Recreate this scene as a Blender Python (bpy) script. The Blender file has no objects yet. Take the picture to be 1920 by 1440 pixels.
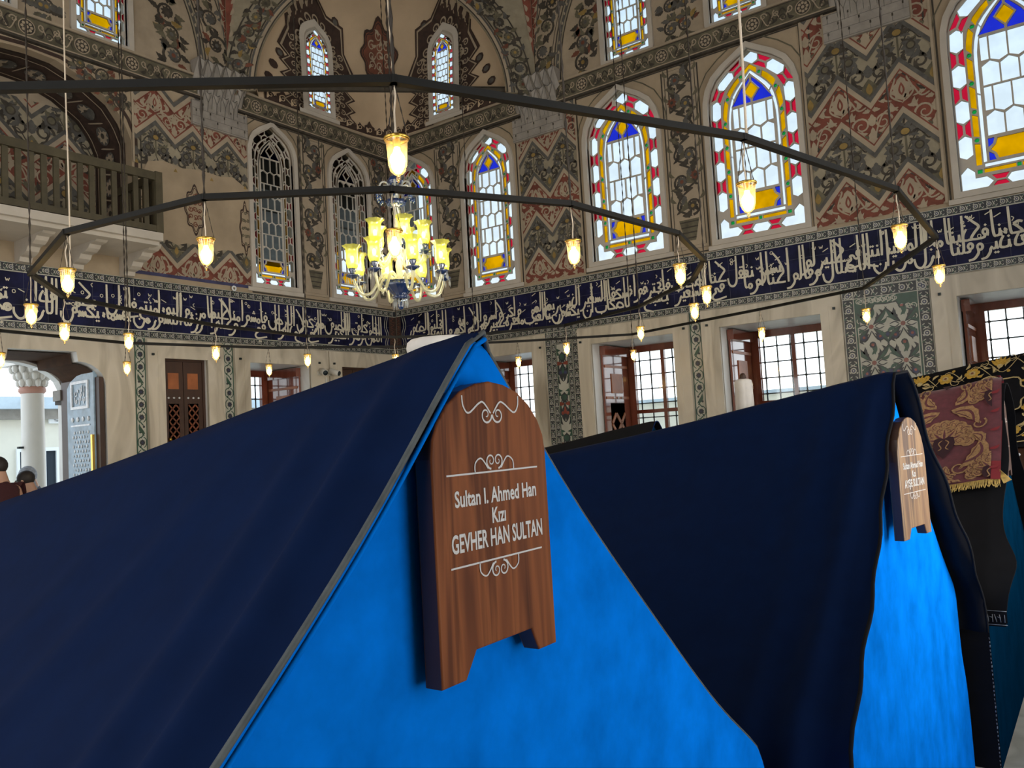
import bpy, bmesh, math, random
from math import sin, cos, pi, sqrt, atan2, radians, hypot
from mathutils import Vector, Matrix
S = bpy.context.scene
C = S.collection
# ------------------------------------------------------------------ camera
EYE = 1.65
CAMX, CAMY = 10.1993, -10.6282
FPX, PITCH, ROLL, YAW = 1539.58, 0.0660, -0.0573, 0.6262
fw = Vector((-sin(YAW)*cos(PITCH), cos(YAW)*cos(PITCH), sin(PITCH)))
r0 = Vector((cos(YAW), sin(YAW), 0)); u0 = r0.cross(fw)
rr = cos(ROLL)*r0 + sin(ROLL)*u0; uu = -sin(ROLL)*r0 + cos(ROLL)*u0
cam = bpy.data.cameras.new('camera'); cam.sensor_width = 36; cam.lens = FPX*36/1920
cam.clip_start = .05; cam.clip_end = 200
co = bpy.data.objects.new('camera', cam); C.objects.link(co)
M = Matrix((rr, uu, -fw)).transposed().to_4x4(); M.translation = (CAMX, CAMY, EYE)
co.matrix_world = M; S.camera = co
# ------------------------------------------------------------------ sky, light, exposure
S.view_settings.view_transform = 'Standard'; S.view_settings.look = 'None'
S.view_settings.gamma = 1; S.view_settings.use_curve_mapping = False
S.view_settings.exposure = 0.0
W = bpy.data.worlds.new('sky'); S.world = W; W.use_nodes = True
wn, wl = W.node_tree.nodes, W.node_tree.links
bgn = wn['Background']; bgn.inputs['Strength'].default_value = 2.6
tc = wn.new('ShaderNodeTexCoord'); sp = wn.new('ShaderNodeSeparateXYZ'); cr = wn.new('ShaderNodeValToRGB')
wl.new(tc.outputs['Generated'], sp.inputs[0]); wl.new(sp.outputs['Z'], cr.inputs[0]); wl.new(cr.outputs[0], bgn.inputs[0])
cr.color_ramp.elements[0].position = .0; cr.color_ramp.elements[0].color = (.95, .98, 1, 1)
cr.color_ramp.elements[1].position = .55; cr.color_ramp.elements[1].color = (.62, .78, .93, 1)
def area(name, loc, dirn, sx, sy, power, col=(1, .95, .87), spread=180):
    l = bpy.data.lights.new(name, 'AREA'); l.shape = 'RECTANGLE'; l.size = sx; l.size_y = sy
    l.energy = power; l.color = col; l.spread = radians(spread)
    o = bpy.data.objects.new(name, l); C.objects.link(o); o.location = loc
    o.rotation_euler = Vector(dirn).to_track_quat('-Z', 'Z').to_euler(); return o
# daylight coming in through the windows of the two walls behind the photographer
RX, RY = 11.5, -11.5
EASTWIN = [-2.35, -4.7, -6.75, -9.1]
SOUTHWIN = [2.35, 4.7, 6.75, 9.1]
for y in EASTWIN:
    low = y < -9                                                         # last light set low and weak to darken the near tomb; no shutter
    area('window_daylight', (RX+.12, y, 1.1 if low else 1.75), (-1, 0, 0), 1.3, 1.1 if low else 2.3, 7.5 if low else 36, spread=140 if low else 84)      # the other lights' spread is narrowed to keep the near tomb end darker
    area('window_daylight', (RX+.12, y, 5.35), (-1, 0, -.25), 1.0, 2.3, 1.5 if low else 20, spread=110)
for x in SOUTHWIN:
    area('window_daylight', (x, RY-.12, 1.75), (0, 1, 0), 1.3, 2.3, 12)
    area('window_daylight', (x, RY-.12, 5.35), (0, 1, -.25), 1.0, 2.3, 21)
S.cycles.use_denoising = True
S.cycles.max_bounces = 7; S.cycles.diffuse_bounces = 3; S.cycles.glossy_bounces = 3
S.cycles.transmission_bounces = 5; S.cycles.transparent_max_bounces = 10
S.cycles.sample_clamp_indirect = 3; S.cycles.caustics_reflective = False; S.cycles.caustics_refractive = False
# ------------------------------------------------------------------ materials
MATS = {}
def lin(c):
    return tuple(((x/255+.055)/1.055)**2.4 if x > 10 else x/255/12.92 for x in c)
def mat(name, col, rough=.65, metal=0, noise=None, var=.25, emis=0, bump=0, sheen=0, stretch=(1, 1, 1), spec=.5, coat=0):
    if name in MATS: return MATS[name]
    m = bpy.data.materials.new(name); m.use_nodes = True; MATS[name] = m
    nt = m.node_tree; b = nt.nodes['Principled BSDF']
    b.inputs['Base Color'].default_value = (*col, 1); b.inputs['Roughness'].default_value = rough
    b.inputs['Metallic'].default_value = metal; b.inputs['Specular IOR Level'].default_value = spec
    if sheen: b.inputs['Sheen Weight'].default_value = sheen
    if coat: b.inputs['Coat Weight'].default_value = coat
    if emis:
        b.inputs['Emission Color'].default_value = (*col, 1); b.inputs['Emission Strength'].default_value = emis
    if noise:
        t = nt.nodes.new('ShaderNodeTexCoord'); mp = nt.nodes.new('ShaderNodeMapping'); n = nt.nodes.new('ShaderNodeTexNoise')
        mp.inputs['Scale'].default_value = stretch
        n.inputs['Scale'].default_value = noise; n.inputs['Detail'].default_value = 5; n.inputs['Roughness'].default_value = .6
        mx = nt.nodes.new('ShaderNodeValToRGB')
        mx.color_ramp.elements[0].position = .3; mx.color_ramp.elements[1].position = .7
        mx.color_ramp.elements[0].color = (*[c*(1-var) for c in col], 1)
        mx.color_ramp.elements[1].color = (*[min(1, c*(1+var)) for c in col], 1)
        nt.links.new(t.outputs['Object'], mp.inputs[0]); nt.links.new(mp.outputs[0], n.inputs['Vector'])
        nt.links.new(n.outputs['Fac'], mx.inputs[0]); nt.links.new(mx.outputs[0], b.inputs['Base Color'])
        if bump:
            bp = nt.nodes.new('ShaderNodeBump'); bp.inputs['Strength'].default_value = bump; bp.inputs['Distance'].default_value = .01
            nt.links.new(n.outputs['Fac'], bp.inputs['Height']); nt.links.new(bp.outputs[0], b.inputs['Normal'])
    return m
def glass(name, col, gloss=.0, var=.12):
    m = bpy.data.materials.new(name); m.use_nodes = True; MATS[name] = m
    nt = m.node_tree; nt.nodes.clear()
    o = nt.nodes.new('ShaderNodeOutputMaterial'); t = nt.nodes.new('ShaderNodeBsdfTransparent')
    t.inputs[0].default_value = (*col, 1)
    tx = nt.nodes.new('ShaderNodeTexCoord'); n = nt.nodes.new('ShaderNodeTexNoise'); r = nt.nodes.new('ShaderNodeValToRGB')
    n.inputs['Scale'].default_value = 5
    r.color_ramp.elements[0].position = .35; r.color_ramp.elements[1].position = .65
    r.color_ramp.elements[0].color = (*[c*(1-var) for c in col], 1); r.color_ramp.elements[1].color = (*col, 1)
    nt.links.new(tx.outputs['Object'], n.inputs['Vector']); nt.links.new(n.outputs['Fac'], r.inputs[0]); nt.links.new(r.outputs[0], t.inputs[0])
    g = nt.nodes.new('ShaderNodeBsdfGlossy'); g.inputs['Roughness'].default_value = .08
    mx = nt.nodes.new('ShaderNodeMixShader'); mx.inputs[0].default_value = gloss
    nt.links.new(t.outputs[0], mx.inputs[1]); nt.links.new(g.outputs[0], mx.inputs[2]); nt.links.new(mx.outputs[0], o.inputs[0])
    return m
def striped(name, cols, scale, axis, rough=.4, dist=3.0, coat=0, detail=3, spec=.5):
    """wood grain / veined stone: noise-bent bands run through a colour ramp"""
    m = bpy.data.materials.new(name); m.use_nodes = True; MATS[name] = m
    nt = m.node_tree; b = nt.nodes['Principled BSDF']; b.inputs['Roughness'].default_value = rough; b.inputs['Specular IOR Level'].default_value = spec
    if coat: b.inputs['Coat Weight'].default_value = coat; b.inputs['Coat Roughness'].default_value = .25
    t = nt.nodes.new('ShaderNodeTexCoord'); mp = nt.nodes.new('ShaderNodeMapping'); mp.inputs['Scale'].default_value = axis
    n = nt.nodes.new('ShaderNodeTexNoise'); n.inputs['Scale'].default_value = scale; n.inputs['Detail'].default_value = detail
    n.inputs['Distortion'].default_value = dist*.1
    r = nt.nodes.new('ShaderNodeValToRGB'); e = r.color_ramp.elements
    while len(e) < len(cols): e.new(.5)
    for i, c in enumerate(cols):
        e[i].position = .28 + .44*i/(len(cols)-1); e[i].color = (*c, 1)
    nt.links.new(t.outputs['Object'], mp.inputs[0]); nt.links.new(mp.outputs[0], n.inputs['Vector'])
    nt.links.new(n.outputs['Fac'], r.inputs[0]); nt.links.new(r.outputs[0], b.inputs['Base Color'])
    return m
# wall paints (sun-faded mural colours) and stones
mat('plaster', (.42, .33, .225), .8, noise=1.6, var=.16)
mat('plaster_white', (.56, .51, .44), .75, noise=2.5, var=.1)
mat('cream_paint', (.42, .34, .245), .8, noise=3, var=.15)
mat('pale_ground', (.34, .295, .21), .8, noise=4, var=.2)
mat('beige_paint', (.60, .46, .31), .8, noise=1.2, var=.12)
mat('dark_paint', (.055, .046, .035), .75, noise=9, var=.5)
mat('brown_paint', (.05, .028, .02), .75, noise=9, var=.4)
mat('grey_paint', (.105, .10, .09), .75, noise=8, var=.35)
mat('olive_paint', (.13, .115, .075), .75, noise=7, var=.4)
mat('red_paint', (.21, .062, .04), .8, noise=6, var=.35)
mat('rust_paint', (.17, .06, .035), .8, noise=6, var=.35)
mat('blue_paint', (.05, .05, .12), .75, noise=6, var=.4)
mat('yellow_paint', (.30, .20, .06), .75, noise=6, var=.3)
mat('tile_blue', (.008, .009, .040), .5, spec=.15, noise=3.5, var=.8)
mat('tile_white', (.46, .45, .38), .35, noise=5, var=.12)
mat('tile_green', (.03, .075, .05), .35, noise=6, var=.4)
mat('tile_dark', (.025, .028, .032), .4, noise=6, var=.4)
mat('tile_cobalt', (.03, .035, .09), .4, noise=6, var=.4)
mat('tile_red', (.22, .05, .03), .25, noise=6, var=.3)
mat('tile_joint', (.05, .055, .09), .5)
mat('glyph_white', (.68, .63, .50), .45, noise=4, var=.12)
striped('marble', [(.36, .31, .235), (.55, .49, .385), (.63, .565, .455), (.47, .415, .32), (.60, .535, .425)], 1.5, (1.2, 1.2, .35), .35, 12)
striped('marble_pale', [(.62, .60, .56), (.74, .72, .68), (.68, .66, .61)], 2.2, (1, 1, .5), .35, 8)
mat('corbel_stone', (.34, .31, .275), .75, noise=4, var=.2)
mat('grey_stone', (.30, .275, .24), .7, noise=5, var=.22)
mat('joint_line', (.17, .16, .145), .8)
mat('iron', (.02, .03, .034), .45, metal=.6)
mat('ring_iron', (.0065, .0055, .004), .6, metal=.0, spec=.25, noise=8, var=.3)
mat('beam_paint', (.06, .05, .036), .6, noise=6, var=.3)
mat('rail_paint', (.075, .062, .034), .6, noise=6, var=.25)
mat('gold', (.75, .48, .10), .28, metal=1)
mat('chain_metal', (.045, .034, .025), .5, metal=.5)
mat('white_cable', (.70, .58, .44), .5)
striped('walnut', [(.05, .014, .005), (.15, .043, .014), (.25, .078, .024), (.105, .029, .009), (.20, .06, .018)], 8, (3.2, 3.2, .16), .5, 5, spec=.15)
striped('oak', [(.045, .015, .006), (.19, .085, .030), (.34, .185, .07), (.08, .03, .010), (.21, .10, .038)], 6.5, (3.2, 3.2, .18), .4, 5, coat=.2)
mat('walnut_edge', (.05, .022, .014), .4, noise=7, var=.3, stretch=(1, 1, .2))
mat('red_wood', (.20, .052, .028), .12, coat=1, noise=5, var=.3, stretch=(1, 1, .3))
mat('dark_wood', (.05, .022, .013), .45, noise=5, var=.3, stretch=(1, 1, .3))
mat('orange_wood', (.35, .11, .035), .4, noise=5, var=.25)
mat('pearl', (.72, .74, .76), .2, noise=20, var=.2, coat=.5)
mat('door_sky_sheen', (.30, .42, .52), .3, noise=6, var=.3)  # dark door wood with the sky's bluish sheen put into its base colour
mat('silver_print', (.62, .60, .58), .4)
glass('glass_clear', (.40, .43, .44)); glass('glass_red', (.27, .004, .016)); glass('glass_gold', (.36, .17, .0), var=.3)
glass('glass_blue', (.008, .014, .26)); glass('glass_green', (.004, .12, .02)); glass('glass_pane', (.95, .98, .98), .06)
def crystal(name, col, tr):
    m = bpy.data.materials.new(name); m.use_nodes = True; MATS[name] = m; nt = m.node_tree; nt.nodes.clear()
    o = nt.nodes.new('ShaderNodeOutputMaterial'); a = nt.nodes.new('ShaderNodeBsdfTransparent'); b = nt.nodes.new('ShaderNodeBsdfTranslucent'); g = nt.nodes.new('ShaderNodeBsdfGlossy'); d = nt.nodes.new('ShaderNodeBsdfDiffuse')
    for q in (a, b, d): q.inputs[0].default_value = (*col, 1)
    g.inputs['Roughness'].default_value = .07
    x = nt.nodes.new('ShaderNodeMixShader'); x.inputs[0].default_value = 1-tr; nt.links.new(a.outputs[0], x.inputs[1]); y = nt.nodes.new('ShaderNodeMixShader'); y.inputs[0].default_value = .35
    nt.links.new(b.outputs[0], y.inputs[1]); nt.links.new(d.outputs[0], y.inputs[2]); nt.links.new(y.outputs[0], x.inputs[2])
    z = nt.nodes.new('ShaderNodeMixShader'); z.inputs[0].default_value = .16; nt.links.new(x.outputs[0], z.inputs[1]); nt.links.new(g.outputs[0], z.inputs[2]); nt.links.new(z.outputs[0], o.inputs[0]); return m
# ------------------------------------------------------------------ mesh helpers
def link(name, me, parent=None, label=None, cat=None, group=None, kind=None):
    o = bpy.data.objects.new(name, me); C.objects.link(o)
    if parent: o.parent = parent
    return tag(o, label, cat, group, kind)
def tag(o, label=None, cat=None, group=None, kind=None):
    for k, v in (('label', label), ('category', cat), ('group', group), ('kind', kind)):
        if v: o[k] = v
    return o
def thing(name, loc, label, cat, group=None, rz=0):
    o = link(name, None, None, label, cat, group); o.location = loc; o.rotation_euler = (0, 0, rz)
    o.empty_display_size = .1; return o
def dup(root, loc=None, rz=None, label=None):
    r = root.copy(); C.objects.link(r)
    if loc is not None: r.location = loc
    if rz is not None: r.rotation_euler = (0, 0, rz)
    if label: r['label'] = label
    for ch in list(root.children):
        c = ch.copy(); C.objects.link(c); c.parent = r
        for g in list(ch.children):
            d = g.copy(); C.objects.link(d); d.parent = c
    return r
def catmull(pts, n=6, closed=False):
    pts = [Vector(p) for p in pts]; out = []; N = len(pts)
    if N < 3: return pts
    for i in range(N if closed else N-1):
        if closed: a, b, c, d = pts[i-1], pts[i], pts[(i+1) % N], pts[(i+2) % N]
        else: a, b, c, d = pts[max(i-1, 0)], pts[i], pts[i+1], pts[min(i+2, N-1)]
        for k in range(n):
            t = k/n
            out.append(.5*((2*b)+(c-a)*t+(2*a-5*b+4*c-d)*t*t+(3*b-a-3*c+d)*t**3))
    if not closed: out.append(pts[-1])
    return out
class MB:
    def __init__(s): s.v = []; s.f = []; s.m = []; s.sm = []; s.mats = []
    def mi(s, m):
        if m not in s.mats: s.mats.append(m)
        return s.mats.index(m)
    def add(s, vs, fs, m, smooth=False):
        o = len(s.v); s.v += [tuple(v) for v in vs]; k = s.mi(m)
        for f in fs: s.f.append([i+o for i in f]); s.m.append(k); s.sm.append(smooth)
    def box(s, c, d, m, rz=0, mp=None):
        x, y, z = [k/2 for k in d]; vs = []
        for i in range(8):
            p = Vector((x*(1 if i & 1 else -1), y*(1 if i & 2 else -1), z*(1 if i & 4 else -1)))
            if rz: p = Matrix.Rotation(rz, 3, 'Z') @ p
            p = p+Vector(c); vs.append(mp(*p) if mp else p)
        s.add(vs, [(0, 1, 3, 2), (4, 6, 7, 5), (0, 4, 5, 1), (2, 3, 7, 6), (0, 2, 6, 4), (1, 5, 7, 3)], m)
    def bx(s, a, b, m, mp=None):
        s.box([(i+j)/2 for i, j in zip(a, b)], [abs(j-i) for i, j in zip(a, b)], m, 0, mp)
    def bar(s, a, b, w, h, m, up=(0, 0, 1)):
        a, b = Vector(a), Vector(b); t = (b-a).normalized(); sd = t.cross(Vector(up))
        if sd.length < 1e-4: sd = t.cross(Vector((1, 0, 0)))
        sd.normalize(); n = sd.cross(t)
        vs = [p+sd*i*w/2+n*j*h/2 for p in (a, b) for i, j in ((-1, -1), (1, -1), (1, 1), (-1, 1))]
        s.add(vs, [(0, 3, 2, 1), (4, 5, 6, 7)]+[(i, (i+1) % 4, 4+(i+1) % 4, 4+i) for i in range(4)], m)
    def tube(s, pts, r, m, n=6, closed=False, caps=True):
        pts = [Vector(p) for p in pts]; N = len(pts); R = r if isinstance(r, (list, tuple)) else [r]*N
        t0 = (pts[1]-pts[0]).normalized(); nv = t0.orthogonal().normalized(); vs = []
        for i, p in enumerate(pts):
            t = (pts[(i+1) % N] if closed or i < N-1 else p)-(pts[i-1] if closed or i else p)
            t.normalize(); nv = (nv-t*nv.dot(t)); nv.normalize(); bn = t.cross(nv)
            vs += [p+(nv*cos(2*pi*k/n)+bn*sin(2*pi*k/n))*R[i] for k in range(n)]
        fs = [(i*n+k, i*n+(k+1) % n, ((i+1) % N)*n+(k+1) % n, ((i+1) % N)*n+k) for i in range(N if closed else N-1) for k in range(n)]
        if caps and not closed: fs += [list(range(n))[::-1], [(N-1)*n+k for k in range(n)]]
        s.add(vs, fs, m, True)
    def lathe(s, prof, c, m, n=20, ripple=0, rn=8, rot=0, caps=False):
        c = Vector(c); vs = []
        for r, z in prof:
            for k in range(n):
                a = 2*pi*k/n+rot; q = r*(1+ripple*cos(rn*a)) if not callable(ripple) else r*(1+ripple(a, z))
                vs.append(c+Vector((q*cos(a), q*sin(a), z)))
        L = len(prof); fs = [(i*n+k, i*n+(k+1) % n, (i+1)*n+(k+1) % n, (i+1)*n+k) for i in range(L-1) for k in range(n)]
        if caps: fs += [list(range(n))[::-1], [(L-1)*n+k for k in range(n)]]
        s.add(vs, fs, m, True)
    def ball(s, c, r, m, n=10, sc=(1, 1, 1)):
        L = max(4, n//2); vs = []; c = Vector(c)
        for i in range(L+1):
            a = pi*i/L
            for k in range(n):
                b = 2*pi*k/n; vs.append(c+Vector((r*sc[0]*sin(a)*cos(b), r*sc[1]*sin(a)*sin(b), r*sc[2]*cos(a))))
        s.add(vs, [(i*n+k, (i+1)*n+k, (i+1)*n+(k+1) % n, i*n+(k+1) % n) for i in range(L) for k in range(n)], m, True)
    def grid(s, nu, nv, f, m, smooth=True):
        vs = [f(i/(nu-1), j/(nv-1)) for i in range(nu) for j in range(nv)]
        s.add(vs, [(i*nv+j, (i+1)*nv+j, (i+1)*nv+j+1, i*nv+j+1) for i in range(nu-1) for j in range(nv-1)], m, smooth)
    def cut(s, polys, th, mp, w, m, bevel=0, side=None, fine=0):
        """flat plate with holes: outlines in (u,v), thickness th centred on offset w, laid out by mp(u,v,w)"""
        vs, fs = plate(polys, th, bevel, fine); sd = []; ft = []
        for f in fs:
            z = [vs[i][2] for i in f]; (ft if max(z)-min(z) < th*.1 else sd).append(f)
        V = [mp(a, b, c+w) for a, b, c in vs]
        s.add(V, ft, m); 
        if sd: s.add(V, sd, side or m)
    def build(s, name, parent=None, label=None, cat=None, group=None, kind=None, weld=False):
        me = bpy.data.meshes.new(name); me.from_pydata(s.v, [], s.f)
        for m in s.mats: me.materials.append(MATS[m])
        me.polygons.foreach_set('material_index', s.m); me.polygons.foreach_set('use_smooth', s.sm); me.update()
        if weld:
            b = bmesh.new(); b.from_mesh(me); bmesh.ops.remove_doubles(b, verts=b.verts, dist=1e-4)
            bmesh.ops.recalc_face_normals(b, faces=b.faces); b.to_mesh(me); b.free()
        return link(name, me, parent, label, cat, group, kind)
def plate(polys, th, bevel=0, fine=0):
    if not bevel:
        from mathutils.geometry import delaunay_2d_cdt
        V = []; E = []
        for p in polys:
            o = len(V); n = len(p); V += [Vector((q[0], q[1])) for q in p]; E += [(o+i, o+(i+1) % n) for i in range(n)]
        if fine:
            xs = [q[0] for p in polys for q in p]; ys = [q[1] for p in polys for q in p]
            V += [Vector((min(xs)+fine*(i+.5*(j % 2)), min(ys)+fine*j)) for i in range(int((max(xs)-min(xs))/fine)+2) for j in range(int((max(ys)-min(ys))/fine)+2)]
        cv, ce, cf, _, _, _ = delaunay_2d_cdt(V, E, [], 0, 1e-6)
        bb = [(min(q[0] for q in p), min(q[1] for q in p), max(q[0] for q in p), max(q[1] for q in p)) for p in polys]
        def inside(x, y):
            c = 0
            for p, b in zip(polys, bb):
                if not (b[0] <= x <= b[2] and b[1] <= y <= b[3]): continue
                k = False; a = p[-1]
                for q in p:
                    if (q[1] > y) != (a[1] > y) and x < (a[0]-q[0])*(y-q[1])/(a[1]-q[1])+q[0]: k = not k
                    a = q
                c += k
            return c % 2 == 1
        F = [f for f in cf if inside(sum(cv[i].x for i in f)/len(f), sum(cv[i].y for i in f)/len(f))]
        N = len(cv); vs = [(v.x, v.y, th/2) for v in cv]+[(v.x, v.y, -th/2) for v in cv]
        fs = [list(f) for f in F]+[[i+N for i in f][::-1] for f in F]
        for p in polys:
            o = len(vs); n = len(p); vs += [(q[0], q[1], th/2) for q in p]+[(q[0], q[1], -th/2) for q in p]
            fs += [[o+i, o+n+i, o+n+(i+1) % n, o+(i+1) % n] for i in range(n)]
        return vs, fs
    cu = bpy.data.curves.new('outline', 'CURVE'); cu.dimensions = '2D'; cu.fill_mode = 'BOTH'
    cu.extrude = max(0, th/2-bevel); cu.bevel_depth = bevel; cu.bevel_resolution = 2; cu.offset = -bevel
    for p in polys:
        sp = cu.splines.new('POLY'); sp.points.add(len(p)-1); sp.use_cyclic_u = True
        for i, q in enumerate(p): sp.points[i].co = (q[0], q[1], 0, 1)
    o = bpy.data.objects.new('outline', cu); C.objects.link(o)
    dg = bpy.context.evaluated_depsgraph_get(); me = bpy.data.meshes.new_from_object(o.evaluated_get(dg))
    vs = [tuple(v.co) for v in me.vertices]; fs = [list(p.vertices) for p in me.polygons]
    bpy.data.objects.remove(o); bpy.data.curves.remove(cu); bpy.data.meshes.remove(me); return vs, fs
def rect(u0, v0, u1, v1): return [(u0, v0), (u1, v0), (u1, v1), (u0, v1)]
RWM = lambda u, v, w: (u, -w, v)            # right-hand wall: u runs away from the corner, w into the room
LWM = lambda u, v, w: (w, -u, v)            # left-hand wall
# ------------------------------------------------------------------ mural painter: flat painted shapes a hair above a surface
class Paint:
    def __init__(s, mp, base=.004, step=.0015): s.mp = mp; s.mb = MB(); s.base = base; s.step = step; s.clip = None; s.fine = 0; s.k = 0
    def _cl(s, P):
        if s.clip is None: return P
        K = s.clip; n = len(K)
        for i in range(n):
            a, b = K[i], K[(i+1) % n]; o = []
            side = lambda p: (b[0]-a[0])*(p[1]-a[1])-(b[1]-a[1])*(p[0]-a[0])
            for j in range(len(P)):
                p, q = P[j], P[(j+1) % len(P)]; sp_, sq = side(p), side(q)
                if sp_ >= 0: o.append(p)
                if (sp_ > 0 > sq) or (sp_ < 0 < sq):
                    t = sp_/(sp_-sq); o.append((p[0]+t*(q[0]-p[0]), p[1]+t*(q[1]-p[1])))
            P = o
            if len(P) < 3: return []
        return P
    def poly(s, P, m, l=0):
        P = s._cl([(p[0], p[1]) for p in P]); s.k += 1; off = s.base+l*s.step+(s.k*7 % 19)*s.step*.04
        if len(P) > 2 and s.fine and max(max(p[0] for p in P)-min(p[0] for p in P), max(p[1] for p in P)-min(p[1] for p in P)) > .13: s.mb.cut([P], .0008, s.mp, off, m, 0, None, s.fine)
        elif len(P) > 2: s.mb.add([s.mp(p[0], p[1], off) for p in P], [list(range(len(P)))], m)
    def stroke(s, pts, w, m, l=1, closed=False, taper=0):
        pts = [Vector((p[0], p[1])) for p in pts]
        pts = [p for i, p in enumerate(pts) if i == 0 or (p-pts[i-1]).length > 1e-6]
        N = len(pts)
        if N < 2: return
        L = []; Rr = []
        for i, p in enumerate(pts):
            t = (pts[(i+1) % N] if closed or i < N-1 else p)-(pts[i-1] if closed or i else p)
            if t.length < 1e-9: t = Vector((1, 0))
            t.normalize(); ww = (w(i/(N-1)) if callable(w) else w)
            if taper: ww *= min(1, .25+min(i, N-1-i)/taper)
            n = Vector((-t.y, t.x))*ww/2; L.append(p+n); Rr.append(p-n)
        for i in range(N if closed else N-1):
            j = (i+1) % N; s.poly([L[i], Rr[i], Rr[j], L[j]], m, l)
    def disc(s, c, r, m, l=2, n=12, sy=1): s.poly([(c[0]+r*cos(2*pi*k/n), c[1]+r*sy*sin(2*pi*k/n)) for k in range(n)], m, l)
    def leaf(s, a, ang, L, w, m, l=2, bend=.3, ser=0):
        up = []; dn = []; n = 8
        for i in range(n+1):
            t = i/n; x = L*t; y = bend*L*(t*t-t)*2; h = w*sin(pi*t**.8)*(1+ser*(i % 2))/2
            for lst, sg in ((up, 1), (dn, -1)):
                px, py = x, y+sg*h; lst.append((a[0]+px*cos(ang)-py*sin(ang), a[1]+px*sin(ang)+py*cos(ang)))
        s.poly(dn+up[::-1][1:-1], m, l)
    def rosette(s, c, r, n, petal, centre, l=3, rot=0, inner=.32, ring=None):
        for k in range(n): s.leaf(c, rot+2*pi*k/n, r, r*1.5*pi/n, petal, l, 0)
        if ring: s.disc(c, r*inner*1.45, ring, l+1)
        s.disc(c, r*inner, centre, l+2)
    def vine(s, pts, w, m, l=1, taper=3): s.stroke(catmull([(p[0], p[1], 0) for p in pts], 6), w, m, l, taper=taper)
    def spiral(s, c, r, a0, turns, w, m, l=1, n=20):
        P = [(c[0]+r*(1-.85*i/n)*cos(a0+2*pi*turns*i/n), c[1]+r*(1-.85*i/n)*sin(a0+2*pi*turns*i/n)) for i in range(n+1)]
        s.stroke(P, lambda t: w*(1.1-.6*t), m, l); return P[-1]
    def build(s, name, parent, label=None): return s.mb.build(name, parent, label)
rnd = random.Random(11)
# ------------------------------------------------------------------ the room shell
ZB0, ZB1, ZB2, ZB3 = 3.25, 3.341, 3.927, 4.03      # inscription band: border, field, border
ZC0, ZC1 = 6.79, 7.07                               # cornice
TOP = 11.0
WT, UT = 1.2, .15                                   # wall thickness below / above the band
def arch_pts(uc, vb, hw, h, rise=1.28):
    Sh = [(1, 0), (.985, .26), (.92, .52), (.78, .76), (.55, .95), (.28, 1.11), (0, 1.28)]
    vs = vb+h-rise*hw; k = rise/1.28
    R = [(uc+x*hw, vs+y*hw*k) for x, y in Sh]
    return [(uc+hw, vb)]+R+[(2*uc-x, y) for x, y in R[-2::-1]]+[(uc-hw, vb)]
# stained glass openings: (uc, z bottom, half width, height)
RWIN = [(.55, 4.18, .50, 2.5), (2.25, 4.18, .485, 2.5), (4.74, 4.2, .58, 2.48), (6.69, 4.17, .59, 2.5), (9.62, 4.17, .59, 2.5)]
RUP = [(4.94, 7.15, .36, 1.95), (6.58, 7.15, .36, 1.95)]
LWIN = [(.97, 4.2, .41, 2.5), (2.56, 4.2, .40, 2.5)]
LUP = [(5.2, 7.15, .345, 1.95), (6.66, 7.15, .345, 1.95)]
RLOW = [(1.70, 2.96), (4.03, 5.36), (6.04, 7.37), (8.89, 10.2)]
LLOW = [(1.99, 3.13)]
LCUP = [(.70, 1.34), (3.83, 4.48)]
SILL, HEAD = .5, 2.985
DOOR = (5.26, 6.76)
def door_outline(g=0):
    a, b = DOOR; pts = [(a-g, .004), (a-g, 2.6)]
    for k in range(1, 7): t = pi/2*k/6; pts.append((a-g+.34*(1-cos(t)), 2.6+(.30+g)*sin(t)))
    pts += [(a-g+.36, 3.02+g), ((a+b)/2, 3.02+g)]
    return pts+[(a+b-x, y) for x, y in pts[-2::-1]]
NICHE = [(4.84, 4.45), (4.84, 5.88), (4.94, 6.12), (5.1, 6.33), (5.42, 6.53), (5.8, 6.66), (6.1, 6.68), (6.4, 6.66), (6.78, 6.53), (7.1, 6.33), (7.26, 6.12), (7.36, 5.88), (7.36, 4.45)]
w = MB()
w.cut([rect(-WT, 0, RX, ZB0)]+[rect(a, SILL, b, HEAD) for a, b in RLOW], WT, RWM, -WT/2, 'marble', side='marble_pale')
w.cut([rect(-UT, ZB0, RX, TOP)]+[arch_pts(*q) for q in RWIN+RUP]+[rect(.85, 7.12, 2.0, 9.3)], UT, RWM, -UT/2, 'plaster')
wall_r = w.build('wall_right', kind='structure')
w = MB()
w.cut([rect(0, 0, -RY, ZB0), door_outline()]+[rect(a, SILL, b, HEAD) for a, b in LLOW]+[rect(a, SILL, b, 2.995) for a, b in LCUP], WT, LWM, -WT/2, 'marble', side='marble_pale')
w.cut([rect(0, ZB0, -RY, TOP), NICHE]+[arch_pts(*q) for q in LWIN+LUP]+[rect(.95, 7.12, 2.1, 9.3)], UT, LWM, -UT/2, 'plaster')
for a, b in LCUP: w.bx((-.5, -b-.02, SILL), (-.42, -a+.02, 3.0), 'dark_wood')
wall_l = w.build('wall_left', kind='structure')
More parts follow.
